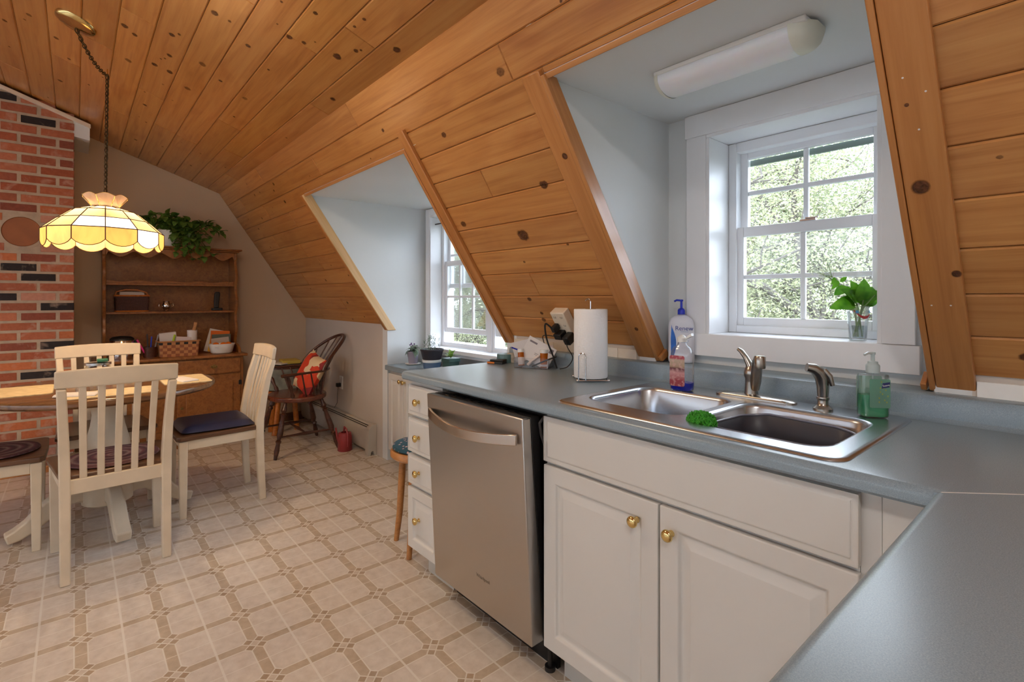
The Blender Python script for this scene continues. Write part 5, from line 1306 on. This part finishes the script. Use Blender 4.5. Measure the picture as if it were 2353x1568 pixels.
shell(m, .12, .22, .135, fl=.01); link('basket_body', m, M_WK, nb_)
m = loc(MB())
for z, k in ((.004, .0), (.132, .01)):
    P_ = rounded(.124+k, .224+k, .02, 5); m.tube([(x, y, z) for x, y in P_+[P_[0]]], .007, 6, caps=False)
m.tube([(0, -.11, .132), (0, -.10, .165), (0, -.04, .183), (0, .04, .180), (0, .10, .16), (0, .112, .132)], .006, 6); link('rim', m, M_ORANGEW, nb_, smooth=True)
m = MB()
for k in range(5): m.box(-.03+k*.012, -.080, .008, -.022+k*.012, .085, .165-.004*k)
single('napkin_stack', m, M_PAPER, 'stack of white napkins standing in the dark woven basket', 'napkins', loc=(-5.31, .36, ZS+.001), bevel=.002)
cp = thing('silver_pitcher', 'small shiny silver pitcher on the middle hutch shelf', 'pitcher', (-5.30, .60, ZS))
m = loc(MB()); m.lathe([(.0001, 0), (.02, 0), (.022, .004), (.017, .01), (.03, .03), (.034, .05), (.028, .066), (.024, .076), (.028, .086), (.026, .086), (.022, .076), (.0001, .07)], (0, 0, 0), 28); link('vessel', m, M_CHROME, cp, smooth=True)
m = loc(MB()); m.tube([(0, .03, .06), (0, .05, .065), (0, .052, .04), (0, .032, .03)], .003, 6); m.tube([(0, -.03, .06), (0, -.05, .065), (0, -.052, .04), (0, -.032, .03)], .003, 6); link('handle', m, M_CHROME, cp, smooth=True)
ph_ = thing('cordless_phone', 'black cordless phone standing in its cradle on the middle shelf', 'phone', (-5.30, .985, ZS))
m = loc(MB()); m.prism(rounded(.07, .085, .015, 4), 0, .022); link('cradle', m, M_BLACK, ph_, bevel=.005)
m = loc(MB()); m.bar([(.005, -.005, .02), (-.004, -.002, .08), (-.016, .006, .15), (-.018, .008, .17)], [.036, .044, .046, .034], .02, side=(0, 1, 0)); link('handset', m, M_BLACK, ph_, bevel=.007, seg=3)
tk = thing('kettle', 'shiny chrome canister with black top on the hutch counter', 'canister', (-5.12, .285, ZB))
m = loc(MB()); m.lathe([(.0001, 0), (.078, 0), (.08, .006), (.08, .15), (.074, .158)], (0, 0, 0), 40); link('vessel', m, M_CHROME, tk, smooth=True, auto=50)
m = loc(MB()); m.lathe([(.081, .15), (.079, .165), (.06, .178), (.02, .184), (.0001, .185)], (0, 0, 0), 40); m.box(-.02, .075, .06, .02, .10, .15); link('lid', m, M_BLACK, tk, smooth=True, auto=50)
pcup = thing('pen_cup', 'dark round cup holding pens on the hutch counter', 'cup', (-5.14, .47, ZB))
m = loc(MB()); m.lathe([(.0001, 0), (.045, 0), (.05, .085), (.047, .085), (.042, .004), (.0001, .004)], (0, 0, 0), 28); link('vessel', m, M_DARKW, pcup, smooth=True, auto=50)
for k, (dx, dy, tx, ty, L, c, lb) in enumerate(((.01, -.02, .03, -.07, .15, (232, 66, 150), 'pink pen leaning left in the dark cup'), (.0, .0, .02, .01, .17, (44, 70, 200), 'blue marker upright in the dark cup'), (-.01, .02, -.02, .04, .18, (180, 176, 180), 'grey pen leaning right in the dark cup'), (.0, -.01, .0, -.01, .19, (60, 56, 58), 'tall dark pen at the back of the dark cup'))):
    m = MB(); m.tube([(dx, dy, .005), (dx+tx*.5, dy+ty*.5, L*.5), (dx+tx, dy+ty, L)], .005 if k else .0075, 8); single('pen', m, plain('pen_%d' % (k+1), c, .4), lb, 'pen', 'pens in the dark cup', loc=(-5.14, .47, ZB), smooth=True)
wb = thing('woven_basket', 'tan woven splint basket with dark band on the hutch counter', 'basket', (-5.12, .665, ZB))
m = loc(MB()); wv = NT('splint_weave'); ck_ = wv.n('ShaderNodeTexChecker'); wv.nt.links.new(wv.map(wv.co(), (1, 1, 1.2)), ck_.inputs[0]); ck_.inputs['Scale'].default_value = 34
sp = wv.n('ShaderNodeSeparateXYZ'); wv.nt.links.new(wv.co(), sp.inputs[0]); cc = wv.mix(ck_.outputs[1], lin((190, 132, 84)), lin((150, 92, 62)))
cc = wv.mix(E(sp.outputs[2]).gt(.10)*E(sp.outputs[2]).lt(.118)*E(ck_.outputs[1]), cc, lin((40, 36, 34))); wv.set(Base_Color=cc, Roughness=.7); wv.bump(ck_.outputs[1], .4, .003)
shell(m, .15, .27, .13, fl=.02); link('basket_body', m, wv.mat, wb)
m = loc(MB()); P_ = rounded(.176, .296, .02, 5); m.tube([(x, y, .127) for x, y in P_+[P_[0]]], .008, 6, caps=False, flat=.7); link('rim', m, plain('splint_rim', (184, 128, 80), .6), wb, smooth=True)
m = MB(); m.bar([(0, 0, .02), (.01, .02, .12), (.02, .05, .23), (.022, .056, .27)], [.035, .035, .024, .026], .01, side=(.2, 1, -.2)); single('spatula', m, M_OAK, 'wooden spatula leaning in the woven basket', 'spatula', loc=(-5.11, .73, ZB+.01), bevel=.003)
m = MB(); m.lathe([(.0001, 0), (.035, 0), (.038, .11), (.036, .112), (.0001, .112)], (0, 0, 0), 24); single('paper_cups', m, M_PAPER, 'stack of white paper cups at the right end of the woven basket', 'cups', loc=(-5.12, .765, ZB+.10), smooth=True)
for k, (y, w_, h, rx, lb) in enumerate(((.60, .12, .13, .1, 'white folded papers at the left of the woven basket'), (.69, .11, .09, -.1, 'pinkish crumpled papers in the middle of the woven basket'))):
    m = MB(); m.box(-.012, -w_/2, 0, .012, w_/2, h); single('papers', m, M_PAPER if not k else plain('pinkish_paper', (224, 208, 206), .8), lb, 'papers', loc=(-5.13+.03*k, y, ZB+.07), bevel=.004).rotation_euler = (rx, .12, 0)
m = MB(); m.tube([(0, 0, 0), (.01, .02, .10)], .008, 6); single('highlighter', m, plain('lime', (190, 220, 60), .4), 'lime green highlighter in the woven basket', 'pen', loc=(-5.09, .615, ZB+.08), smooth=True)
ca_ = thing('casserole_dish', 'white oval ceramic dish of oranges on the hutch counter', 'dish', (-5.10, .985, ZB))
m = loc(MB()); m.lathe([(.0001, 0), (.07, 0), (.085, .01), (.10, .07), (.105, .085), (.10, .085), (.094, .07), (.078, .014), (.0001, .012)], (0, 0, 0), 36, sx=.8); link('dish_body', m, M_WHITEP, ca_, smooth=True, auto=60)
m = loc(MB()); m.tube([(.06, -.04, .066), (.088, -.045, .062), (.09, -.07, .066)], .006, 6); link('handle', m, M_WHITEP, ca_, smooth=True)
for k, (x, y) in enumerate(((0, -.045), (.02, .01), (-.01, .055))):
    m = MB(); m.sphere((0, 0, .03), .03, 10); single('orange', m, plain('orange_peel', (232, 120, 30), .5, bump=.2, bscale=400), ['orange at the left of the white dish', 'orange in the middle of the white dish', 'orange at the right of the white dish'][k], 'orange', 'oranges in the white dish', loc=(-5.10+x, .985+y, ZB+.038), smooth=True)
for k, (y, h, w_, c, tl, lb) in enumerate(((.93, .16, .13, (226, 222, 216), -.25, 'white envelope, tallest of the mail behind the dish'), (.955, .14, .12, (240, 190, 60), -.18, 'yellow envelope in the mail behind the dish'), (.985, .145, .15, (222, 110, 30), -.06, 'orange folder in the mail behind the dish'), (1.0, .115, .15, (96, 104, 92), .0, 'grey-green booklet in the mail behind the dish'), (1.0, .085, .14, (196, 180, 168), .1, 'pale leaflet at the front of the mail behind the dish'))):
    m = MB(); m.box(-.002, -w_/2, 0, .002, w_/2, h+.045); o = single('mail', m, plain('mail_%d' % (k+1), c, .7), lb, 'mail', 'mail standing behind the dish', loc=(-5.225+.010*k, y, ZB+.002)); o.rotation_euler = (tl, .0, 0)

# pothos on the hutch
pt = thing('planter', 'white plant pot on top of the hutch', 'pot', (-5.31, .62, 1.691))
m = loc(MB()); m.lathe([(.0001, 0), (.075, 0), (.095, .14), (.09, .14), (.075, .02), (.0001, .02)], (0, 0, 0), 36); link('pot_body', m, M_WHITEP, pt, smooth=True, auto=60)
m = loc(MB()); m.lathe([(.0001, .12), (.086, .12)], (0, 0, 0), 24); link('soil', m, plain('soil', (52, 38, 28), .9), pt)
po = thing('pothos', 'trailing green pothos plant spilling over the top of the hutch', 'plant', (-5.31, .62, 1.82))
M_POT = leaf_mat('pothos_leaf', (62, 106, 42), (124, 160, 74), .25); rl = random.Random(9)
m = loc(MB()); vn = loc(MB())
for k in range(34):
    a = rl.random()*2*PI; reach = .12+.24*rl.random(); dy = math.sin(a); dx = abs(math.cos(a))*.6-.15
    if k < 14: end = Vector((.14+.08*rl.random(), .02+.30*rl.random(), -.05-.22*rl.random()))
    elif k < 24: end = Vector((.02+.12*rl.random(), .05+.34*rl.random(), .10-.14*rl.random()))
    else: end = Vector((.0+.1*rl.random(), -.25+.4*rl.random(), .06+.10*rl.random()))
    mid = Vector((end.x*.5, end.y*.5, .10+.06*rl.random())); P0_ = Vector((0, 0, -.01)); pts = []
    for i in range(9): t = i/8; pts.append(P0_*(1-t)**2+mid*2*t*(1-t)+end*t*t)
    pts = [Vector((max(p.x, -.10), p.y, p.z)) for p in pts]
    vn.tube(pts, .0022, 5)
    for i in range(2, 9):
        for q in range(2):
            p = pts[i]; d = Vector((rl.uniform(-.1, 1.0), rl.uniform(-1, 1), rl.uniform(-.9, .5))).normalized(); L = .05+.04*rl.random()
            tip = p+d*L; tip.x = max(tip.x, -.115); leaf(m, p, tip, L*.75, (rl.uniform(-.3, .3), rl.uniform(-.3, .3), 1), .15, .3, nseg=4)
link('vine', vn, plain('vine_green', (92, 116, 52), .5), po, smooth=True); link('foliage', m, M_POT, po, smooth=True)

# ------------------------------------------------------------------ windsor chair
wc = thing('windsor_chair', 'dark brown bow-back windsor armchair in the corner by the heater', 'armchair', (-4.43, 1.42, 0), -PI/2)
m = loc(MB()); sp_pts = []
for k in range(40):
    t = 2*PI*k/40; r_ = .235; x = r_*math.cos(t)*.95; y = r_*math.sin(t)*1.08
    if x > .12: x = .12+(x-.12)*1.05
    sp_pts.append((x, y))
m.prism(sp_pts, .415, .455); link('seat', m, pine('windsor_seat', (124, 66, 44), (104, 54, 38), (76, 40, 30), uv=False, rough=.25, knots=False), wc, bevel=.012, seg=4)
def turned(m, p, q, r0, prof):
    p, q = Vector(p), Vector(q); m.tube([p.lerp(q, t) for t, _ in prof], [r0*k for _, k in prof], 12)
LP = [(0, .7), (.08, .8), (.16, 1.25), (.20, .7), (.23, 1.2), (.27, .75), (.45, 1.15), (.58, 1.25), (.66, .7), (.69, 1.2), (.73, .8), (.85, 1.05), (1, .6)]
for sx, sy in ((1, 1), (1, -1), (-1, 1), (-1, -1)):
    m = loc(MB()); turned(m, (sx*.14, sy*.15, .42), (sx*.25, sy*.255, 0), .019, LP); link('leg', m, M_DARKW, wc, smooth=True)
def lp(sx, sy, t): return Vector((sx*.14, sy*.15, .42)).lerp(Vector((sx*.25, sy*.255, 0)), t)
SPf = [(0, .6), (.3, 1), (.5, 1.5), (.7, 1), (1, .6)]
for sy in (1, -1):
    m = loc(MB()); turned(m, lp(1, sy, .62), lp(-1, sy, .62), .010, SPf); link('stretcher', m, M_DARKW, wc, smooth=True)
m = loc(MB()); turned(m, (lp(1, 1, .62)+lp(-1, 1, .62))/2, (lp(1, -1, .62)+lp(-1, -1, .62))/2, .010, SPf); link('stretcher', m, M_DARKW, wc, smooth=True)
def rail(t):  # U-shaped arm rail, t in -1..1
    a = t*PI*.5
    if abs(t) > .6:
        e = (abs(t)-.6)/.4; return Vector((-.03+e*.24, math.copysign(.262+.03*e, t), .652-.006*e))
    a = t/.6*PI/2; return Vector((-.03-.205*math.cos(a), .262*math.sin(a), .652))
m = loc(MB()); pts = [rail(-1+2*i/40) for i in range(41)]; m.tube(pts, [.016+.006*(1 if abs(-1+2*i/40) > .85 else 0) for i in range(41)], 10, flat=.6); link('arm_rail', m, M_DARKW, wc, smooth=True)
def bow(a): return Vector((-.12-.265*math.sin(a)**1.2, .252*math.cos(a), .655+.268*math.sin(a)**.85))
m = loc(MB()); m.tube([bow(PI*i/30) for i in range(31)], .0125, 10); link('bow', m, M_DARKW, wc, smooth=True)
for k in range(7):
    y = (k-3)*.062; a = math.acos(max(-1, min(1, y*1.15/.252))); top = bow(a); bt = Vector((-.18+.03*(abs(k-3)/3)**2, y*.75, .45)); m = loc(MB()); m.tube([bt, Vector((-.195+.02*abs(k-3)/3, y*.9, .65)), top], [.006, .0075, .005], 8); link('spindle', m, M_DARKW, wc, smooth=True)
for s in (1, -1):
    for t, bx_ in ((.62, -.07), (.74, .0)):
        tp = rail(s*t); m = loc(MB()); m.tube([(bx_, s*.215, .45), tp], [.007, .006], 8); link('spindle', m, M_DARKW, wc, smooth=True)
    m = loc(MB()); turned(m, (.10, s*.205, .45), tuple(rail(s*.93)), .014, [(0, .8), (.12, 1.3), (.25, .7), (.5, 1.35), (.62, .7), (.75, 1.2), (1, .7)]); link('arm_post', m, M_DARKW, wc, smooth=True)
# pillow
pm = NT('patchwork'); vv = pm.n('ShaderNodeTexVoronoi', feature='F1', distance='MANHATTAN'); pm.nt.links.new(pm.map(pm.co(), (1, 1.2, 1.0)), vv.inputs[0]); vv.inputs['Scale'].default_value = 7.5
sc3 = pm.n('ShaderNodeSeparateColor'); pm.nt.links.new(vv.outputs['Color'], sc3.inputs[0]); rr_ = pm.ramp(sc3.outputs[0], [(.0, lin((214, 66, 34))), (.36, lin((232, 206, 166))), (.62, lin((206, 58, 34))), (.78, lin((150, 44, 46))), (.92, lin((150, 134, 120)))]); rr_.node.color_ramp.interpolation = 'CONSTANT'
pm.set(Base_Color=rr_, Roughness=.8)
m = MB(); N = 14; top = []; bot = []
for i in range(N+1):
    for j_ in range(N+1):
        u, v = -1+2*i/N, -1+2*j_/N; k = .175-.018*(1-u*u*v*v)*max(abs(u), abs(v)); h = .062*((1-u**4)*(1-v**4))**.6; top.append((u*k, v*k, h)); bot.append((u*k, v*k, -h))
b_ = len(top); fs = []
for i in range(N):
    for j_ in range(N): a = i*(N+1)+j_; fs.append((a, a+N+1, a+N+2, a+1)); fs.append((b_+a, b_+a+1, b_+a+N+2, b_+a+N+1))
for i in range(len(ed)): pass
ed = [i*(N+1) for i in range(N+1)] + [N*(N+1)+j_ for j_ in range(1, N+1)] + [i*(N+1)+N for i in range(N-1, -1, -1)] + [j_ for j_ in range(N-1, 0, -1)]
for i in range(len(ed)): a, c = ed[i], ed[(i+1) % len(ed)]; fs.append((a, c, b_+c, b_+a))
m.add(top+bot, fs); pl = single('throw_pillow', m, pm.mat, 'red and cream patchwork pillow leaning in the windsor armchair', 'pillow', loc=(-4.42, 1.52, .610), smooth=True); pl.rotation_euler = (math.radians(64), math.radians(12), .0)

# corner side table with magazines
st = thing('side_table', 'small round side table with grey cloth and orange wooden leg in the corner', 'table', (-4.98, 1.50, 0))
m = loc(MB()); m.lathe([(.0001, .63), (.19, .63), (.2, .622), (.2, .61), (.0001, .61)], (0, 0, 0), 40); link('table_top', m, M_DARKW, st, smooth=True)
m = loc(MB()); m.lathe([(.198, .609), (.19+.0, .55), (.195, .42), (.188, .42), (.185, .60)], (0, 0, 0), 40); link('cloth', m, plain('grey_cloth', (132, 136, 126), .8, var=.15, scale=20), st, smooth=True)
m = loc(MB()); m.lathe([(.0001, .34), (.19, .34), (.195, .36), (.195, .41), (.0001, .41)], (0, 0, 0), 40); m.tube([(.03, -.08, .34), (.04, -.10, .17), (.05, -.12, .0)], [.024, .022, .028], 12); m.tube([(-.05, .08, .34), (-.06, .11, 0)], .024, 12); m.tube([(-.1, -.08, .34), (-.12, -.11, 0)], .024, 12); link('frame', m, M_ORANGEW, st, smooth=True, auto=50)
for k, (x, y, w_, d_, z, c, r_, lb) in enumerate(((-.03, .02, .24, .17, .0, (60, 50, 44), .2, 'dark magazine at the bottom of the pile on the side table'), (-.02, .03, .20, .15, .012, (196, 172, 70), -.1, 'yellow magazine on the pile on the side table'), (.03, -.07, .13, .10, .0125, (222, 214, 200), .5, 'white booklet at the left of the side table'))):
    m = MB(); m.box(-w_/2, -d_/2, 0, w_/2, d_/2, .012 if k != 1 else .03); single('magazine', m, plain('magazine_%d' % (k+1), c, .6), lb, 'magazine', 'magazines on the side table', loc=(-4.98+x, 1.50+y, .631+z), rz=r_, bevel=.002)

# ------------------------------------------------------------------ heater, outlets, watering can
ht = thing('baseboard_heater', 'grey metal baseboard heater with two black slots along the knee wall', 'heater', (-4.5, 1.80, 0))
hm = plain('heater_grey', (188, 180, 168), .45); yb_ = KY-.001
pf_ = [(yb_, .03), (yb_, .235), (yb_-.03, .238), (yb_-.062, .205), (yb_-.066, .19), (yb_-.062, .06), (yb_-.05, .03)]
m = MB(); m.prism(pf_, -5.40, -3.86, 'X'); link('cover', m, hm, ht, bevel=.002)
m = MB(); m.prism([(yb_, .0), (yb_, .242), (yb_-.03, .245), (yb_-.067, .21), (yb_-.071, .19), (yb_-.071, .0), (yb_-.05, 0), (yb_-.045, .03), (yb_-.03, .035), (yb_-.02, .0)], -3.86, -3.80, 'X'); link('end_cap', m, hm, ht, bevel=.003)
m = MB()
for a, b in ((.25, .38), (.58, .71)):
    p = lambda t, o: (yb_-.03-.032*t-.0007*o, .238-.033*t+.0007*o)
    (y0, z0), (y1, z1) = p(a, 1), p(b, 1); m.hexa([(-5.38, y0, z0-.001), (-3.87, y0, z0-.001), (-3.87, y1, z1-.001), (-5.38, y1, z1-.001), (-5.38, y0, z0), (-3.87, y0, z0), (-3.87, y1, z1), (-5.38, y1, z1)])
link('slots', m, M_BLACK, ht)
ou = thing('wall_outlet', 'white wall outlet with black plug behind the windsor armchair', 'outlet', (-4.51, KY, .49))
m = MB(); m.box(-4.545, KY-.007, .43, -4.475, KY-.0005, .545); link('plate', m, M_WHITEP, ou, bevel=.002)
m = MB(); m.box(-4.535, KY-.045, .45, -4.50, KY-.0075, .485); link('plug', m, M_BLACK, ou, bevel=.004)
m = MB(); m.tube([(-4.517, KY-.03, .45), (-4.52, KY-.035, .38), (-4.56, KY-.02, .30), (-4.60, KY-.03, .25)], .002, 6); link('cord', m, M_BLACK, ou, smooth=True)
wa = thing('watering_can', 'small red watering can on the floor by the baseboard heater', 'watering can', (-4.085, 1.685, 0))
M_RED = plain('can_red', (150, 52, 56), .35)
m = loc(MB()); m.lathe([(.0001, 0), (.055, 0), (.058, .004), (.055, .12), (.05, .145), (.03, .150), (.03, .146)], (0, 0, 0), 32); link('can_body', m, M_RED, wa, smooth=True, auto=60)
m = loc(MB()); m.tube([(-.05, -.02, .03), (-.085, -.03, .09), (-.105, -.035, .17)], [.012, .009, .007], 10); link('spout', m, M_RED, wa, smooth=True)
m = loc(MB()); m.tube([(-.02, 0, .147), (-.01, 0, .19), (.03, .0, .18), (.06, 0, .13), (.055, 0, .04)], .007, 8); link('handle', m, M_RED, wa, smooth=True)

# ------------------------------------------------------------------ stool
so = thing('stool', 'low round oak stool with teal patterned pad beside the drawer cabinet', 'stool', (-2.265, 1.345, 0))
m = loc(MB()); m.lathe([(.0001, .455), (.155, .455), (.165, .465), (.165, .485), (.158, .495), (.0001, .495)], (0, 0, 0), 48); link('seat', m, M_OAK, so, smooth=True)
for k in range(4):
    a = math.radians(213)+k*PI/2; c_, s_ = math.cos(a), math.sin(a); m = loc(MB()); m.tube([(c_*.115, s_*.115, .456), (c_*.125, s_*.125, .3), (c_*.135, s_*.135, .15), (c_*.155, s_*.155, 0)], [.018, .018, .016, .013], 12); link('leg', m, M_OAK, so, smooth=True)
tm = NT('teal_pattern'); vv = tm.n('ShaderNodeTexVoronoi'); tm.nt.links.new(tm.co(), vv.inputs[0]); vv.inputs['Scale'].default_value = 42
tm.set(Base_Color=tm.ramp(vv.outputs[0], [(.0, lin((226, 214, 206))), (.2, lin((200, 150, 150))), (.3, lin((34, 74, 88))), (1., lin((34, 74, 88)))]), Roughness=.85)
m = MB(); m.lathe([(.0001, 0), (.145, 0), (.155, .008), (.15, .02), (.11, .03), (.0001, .034)], (0, 0, 0), 48); single('stool_pad', m, tm.mat, 'round teal floral pad on the oak stool', 'cushion', loc=(-2.265, 1.345, .4955), smooth=True)

# ------------------------------------------------------------------ plants on the low cabinet
ZL = .7372
def potplant(name, label, x, y, build):
    t = thing(name, label, 'plant', (x, y, ZL)); build(t); return t
def p1(t):
    m = loc(MB()); m.lathe([(.0001, 0), (.05, 0), (.062, .008), (.06, .010), (.0001, .006)], (0, 0, 0), 32); link('saucer', m, M_WHITEP, t, smooth=True)
    m = loc(MB()); m.lathe([(.0001, .008), (.034, .008), (.042, .085), (.045, .09), (.045, .10), (.040, .10), (.038, .09), (.0001, .088)], (0, 0, 0), 32); link('pot', m, plain('lilac_pot', (150, 142, 156), .5), t, smooth=True, auto=60)
    m = loc(MB()); r_ = random.Random(2)
    for k in range(26):
        a = r_.random()*2*PI; L = .05+.035*r_.random(); leaf(m, (0, 0, .10), (math.cos(a)*L, math.sin(a)*L, .10+r_.uniform(-.04, .05)), .035, (0, 0, 1), .25, .4, nseg=4)
    link('foliage', m, leaf_mat('grey_leaf', (88, 104, 88), (134, 150, 128), .15), t, smooth=True)
    m = loc(MB())
    for k in range(5): m.sphere((r_.uniform(-.05, .03), r_.uniform(-.04, .02), .14+r_.uniform(0, .025)), .006, 5)
    link('blossom', m, plain('violet_bloom', (96, 60, 110), .5), t, smooth=True)
def p2(t):
    m = loc(MB()); m.lathe([(.0001, 0), (.062, 0), (.068, .045), (.068, .05)], (0, 0, 0), 36); link('saucer_pot', m, plain('slate_blue_pot', (84, 108, 140), .35), t, smooth=True)
    m = loc(MB()); m.lathe([(.0685, .045), (.070, .047), (.070, .062), (.066, .064), (.0001, .064)], (0, 0, 0), 36); link('white_band', m, M_WHITEP, t, smooth=True)
    m = loc(MB()); m.lathe([(.0001, .065), (.067, .065), (.082, .125), (.085, .128), (.085, .14), (.078, .14), (.075, .128), (.0001, .126)], (0, 0, 0), 36); link('pot', m, plain('charcoal_pot', (52, 48, 54), .4), t, smooth=True, auto=60)
    m = loc(MB()); r_ = random.Random(6)
    for k in range(20):
        bx_, by = r_.gauss(0, .03), r_.gauss(0, .03); h = .05+.06*r_.random()*(1-min(1, (bx_**2+by**2)**.5/.07))+.02
        for i in range(9):
            z = .13+h*i/8; a = i*2.4+k; leaf(m, (bx_, by, z), (bx_+.016*math.cos(a), by+.016*math.sin(a), z+.012), .007, (0, 0, 1), .1, .5, nseg=3)
    link('foliage', m, leaf_mat('sage_leaf', (100, 118, 104), (150, 166, 148), .15), t, smooth=True)
def p3(t):
    m = loc(MB()); m.prism(rounded(.085, .085, .006, 3), 0, .07); m.prism(rounded(.10, .10, .008, 3), .0701, .095); link('pot', m, plain('bottle_green_pot', (52, 84, 78), .4), t, bevel=.002)
    m = loc(MB()); r_ = random.Random(8)
    for k in range(11):
        a = k*2.4; L = .045+.03*r_.random(); leaf(m, (0, 0, .095), (math.cos(a)*L, math.sin(a)*L, .11+.05*r_.random()), .024, (0, 0, 1), .15, .4, nseg=5)
    link('foliage', m, leaf_mat('bright_leaf', (96, 150, 50), (180, 205, 110), .3), t, smooth=True)
potplant('potted_violet', 'small drooping plant in a lilac pot on a white saucer', -3.50, 1.985, p1)
potplant('potted_succulent', 'grey-green succulent in a charcoal pot with blue base', -3.225, 1.985, p2)
potplant('potted_seedling', 'small bright-leaved plant in a square green pot', -2.985, 1.99, p3)

# ------------------------------------------------------------------ outdoors
g = MB(); g.box(-150, 2.6, -2.9, 60, 160, -2.8); struct('lawn', g, plain('lawn_green', (66, 76, 46), .9, var=.2, scale=3))
M_TREE = [leaf_mat('tree_leaf_pale', (122, 128, 98), (154, 154, 116), .4), leaf_mat('tree_leaf_green', (102, 114, 88), (134, 144, 108), .4)]
M_BARK = plain('bark', (82, 76, 70), .9, var=.15, scale=8)
def tree_mesh(seed, nleaf):
    r_ = random.Random(seed); br = loc(MB()); tips = []
    def grow(p, d, L, rad, dep):
        pts = [p]; q = p
        for i in range(4):
            d = (d+Vector((r_.gauss(0, .16), r_.gauss(0, .16), r_.gauss(0.03, .12)))).normalized(); q = q+d*L/4; pts.append(q)
        br.tube(pts, [rad*(1-.11*i) for i in range(5)], 6 if dep < 2 else 4, caps=False)
        if dep >= 2: tips.extend(pts[1:])
        if dep < 4:
            for k in range(3 if dep < 3 else 2):
                t = r_.choice(pts[2:]) if k else pts[-1]; nd = (d*.55+Vector((r_.gauss(0, .7), r_.gauss(0, .7), r_.gauss(.22, .45)))).normalized(); grow(t, nd, L*.68, rad*.55, dep+1)
    grow(Vector((0, 0, 0)), Vector((0, 0, 1)), 2.4, .13, 0)
    for k in range(3): grow(Vector((0, 0, 1.6+.5*k)), Vector((math.cos(k*2.3), math.sin(k*2.3), .35)).normalized(), 2.0, .07, 1)
    lf = loc(MB()); vs = []; fs = []
    for i in range(nleaf):
        c = r_.choice(tips)+Vector((r_.gauss(0, .38), r_.gauss(0, .38), r_.gauss(0, .3))); s = .012+.016*r_.random()
        a = Vector((r_.gauss(0, 1), r_.gauss(0, 1), r_.gauss(0, .6))).normalized(); b = a.orthogonal().normalized(); k = len(vs)
        vs += [c-a*s, c+b*s*.45, c+a*s, c-b*s*.45]; fs.append((k, k+1, k+2, k+3))
    lf.v = [tuple(v) for v in vs]; lf.f = fs; lf.mi = [0]*len(fs); return br, lf
protos = []
for k, (sd, nl) in enumerate(((1, 62000), (2, 62000))):
    t = thing('tree', '', 'tree', (0, 0, -2.8)); br, lf = tree_mesh(sd, nl); link('trunk', br, M_BARK, t, smooth=True)
    o = link('foliage', lf, M_TREE[k], t); o['kind'] = 'stuff'; protos.append(t)
spots = [(0, -3.6, 11.0, 1.35, 0, 'leafy tree nearest the kitchen window, right half of its panes'), (1, -9.5, 14.0, 1.5, 1, 'darker tree seen through the left panes of the kitchen window'), (0, -1.0, 17.5, 1.7, 2, 'pale tree farther behind the right panes of the kitchen window'),
         (1, -15.0, 9.3, 1.35, 3, 'green tree seen through the dining dormer window'), (0, -20.5, 14.5, 1.7, 4, 'pale tree farther behind the dining dormer window'), (0, -6.2, 10.2, 1.3, 7, 'bushy tree just left of the kitchen window view'), (1, -3.0, 15.5, 1.7, 8, 'tree behind the one nearest the kitchen window'), (0, -12.4, 8.6, 1.3, 9, 'pale bushy tree at the right panes of the dining dormer window'), (1, -26, 18, 2.0, 2, 'tall tree farthest off beyond the dining dormer window'), (0, -12.0, 7.7, .82, 5, 'low tree filling the bottom panes of the dining dormer window'), (1, -15.2, 11.0, .9, 6, 'low darker tree behind the bottom panes of the dining dormer window')]
for i, (k, x, y, s, rz, lb) in enumerate(spots):
    t = protos[k] if i in (0, 1) else copy_tree(protos[k])
    t.location = (x, y, -2.8); t.scale = (s, s, s); t.rotation_euler = (0, 0, rz*1.3); t['label'] = lb; t['group'] = 'trees outside the windows'
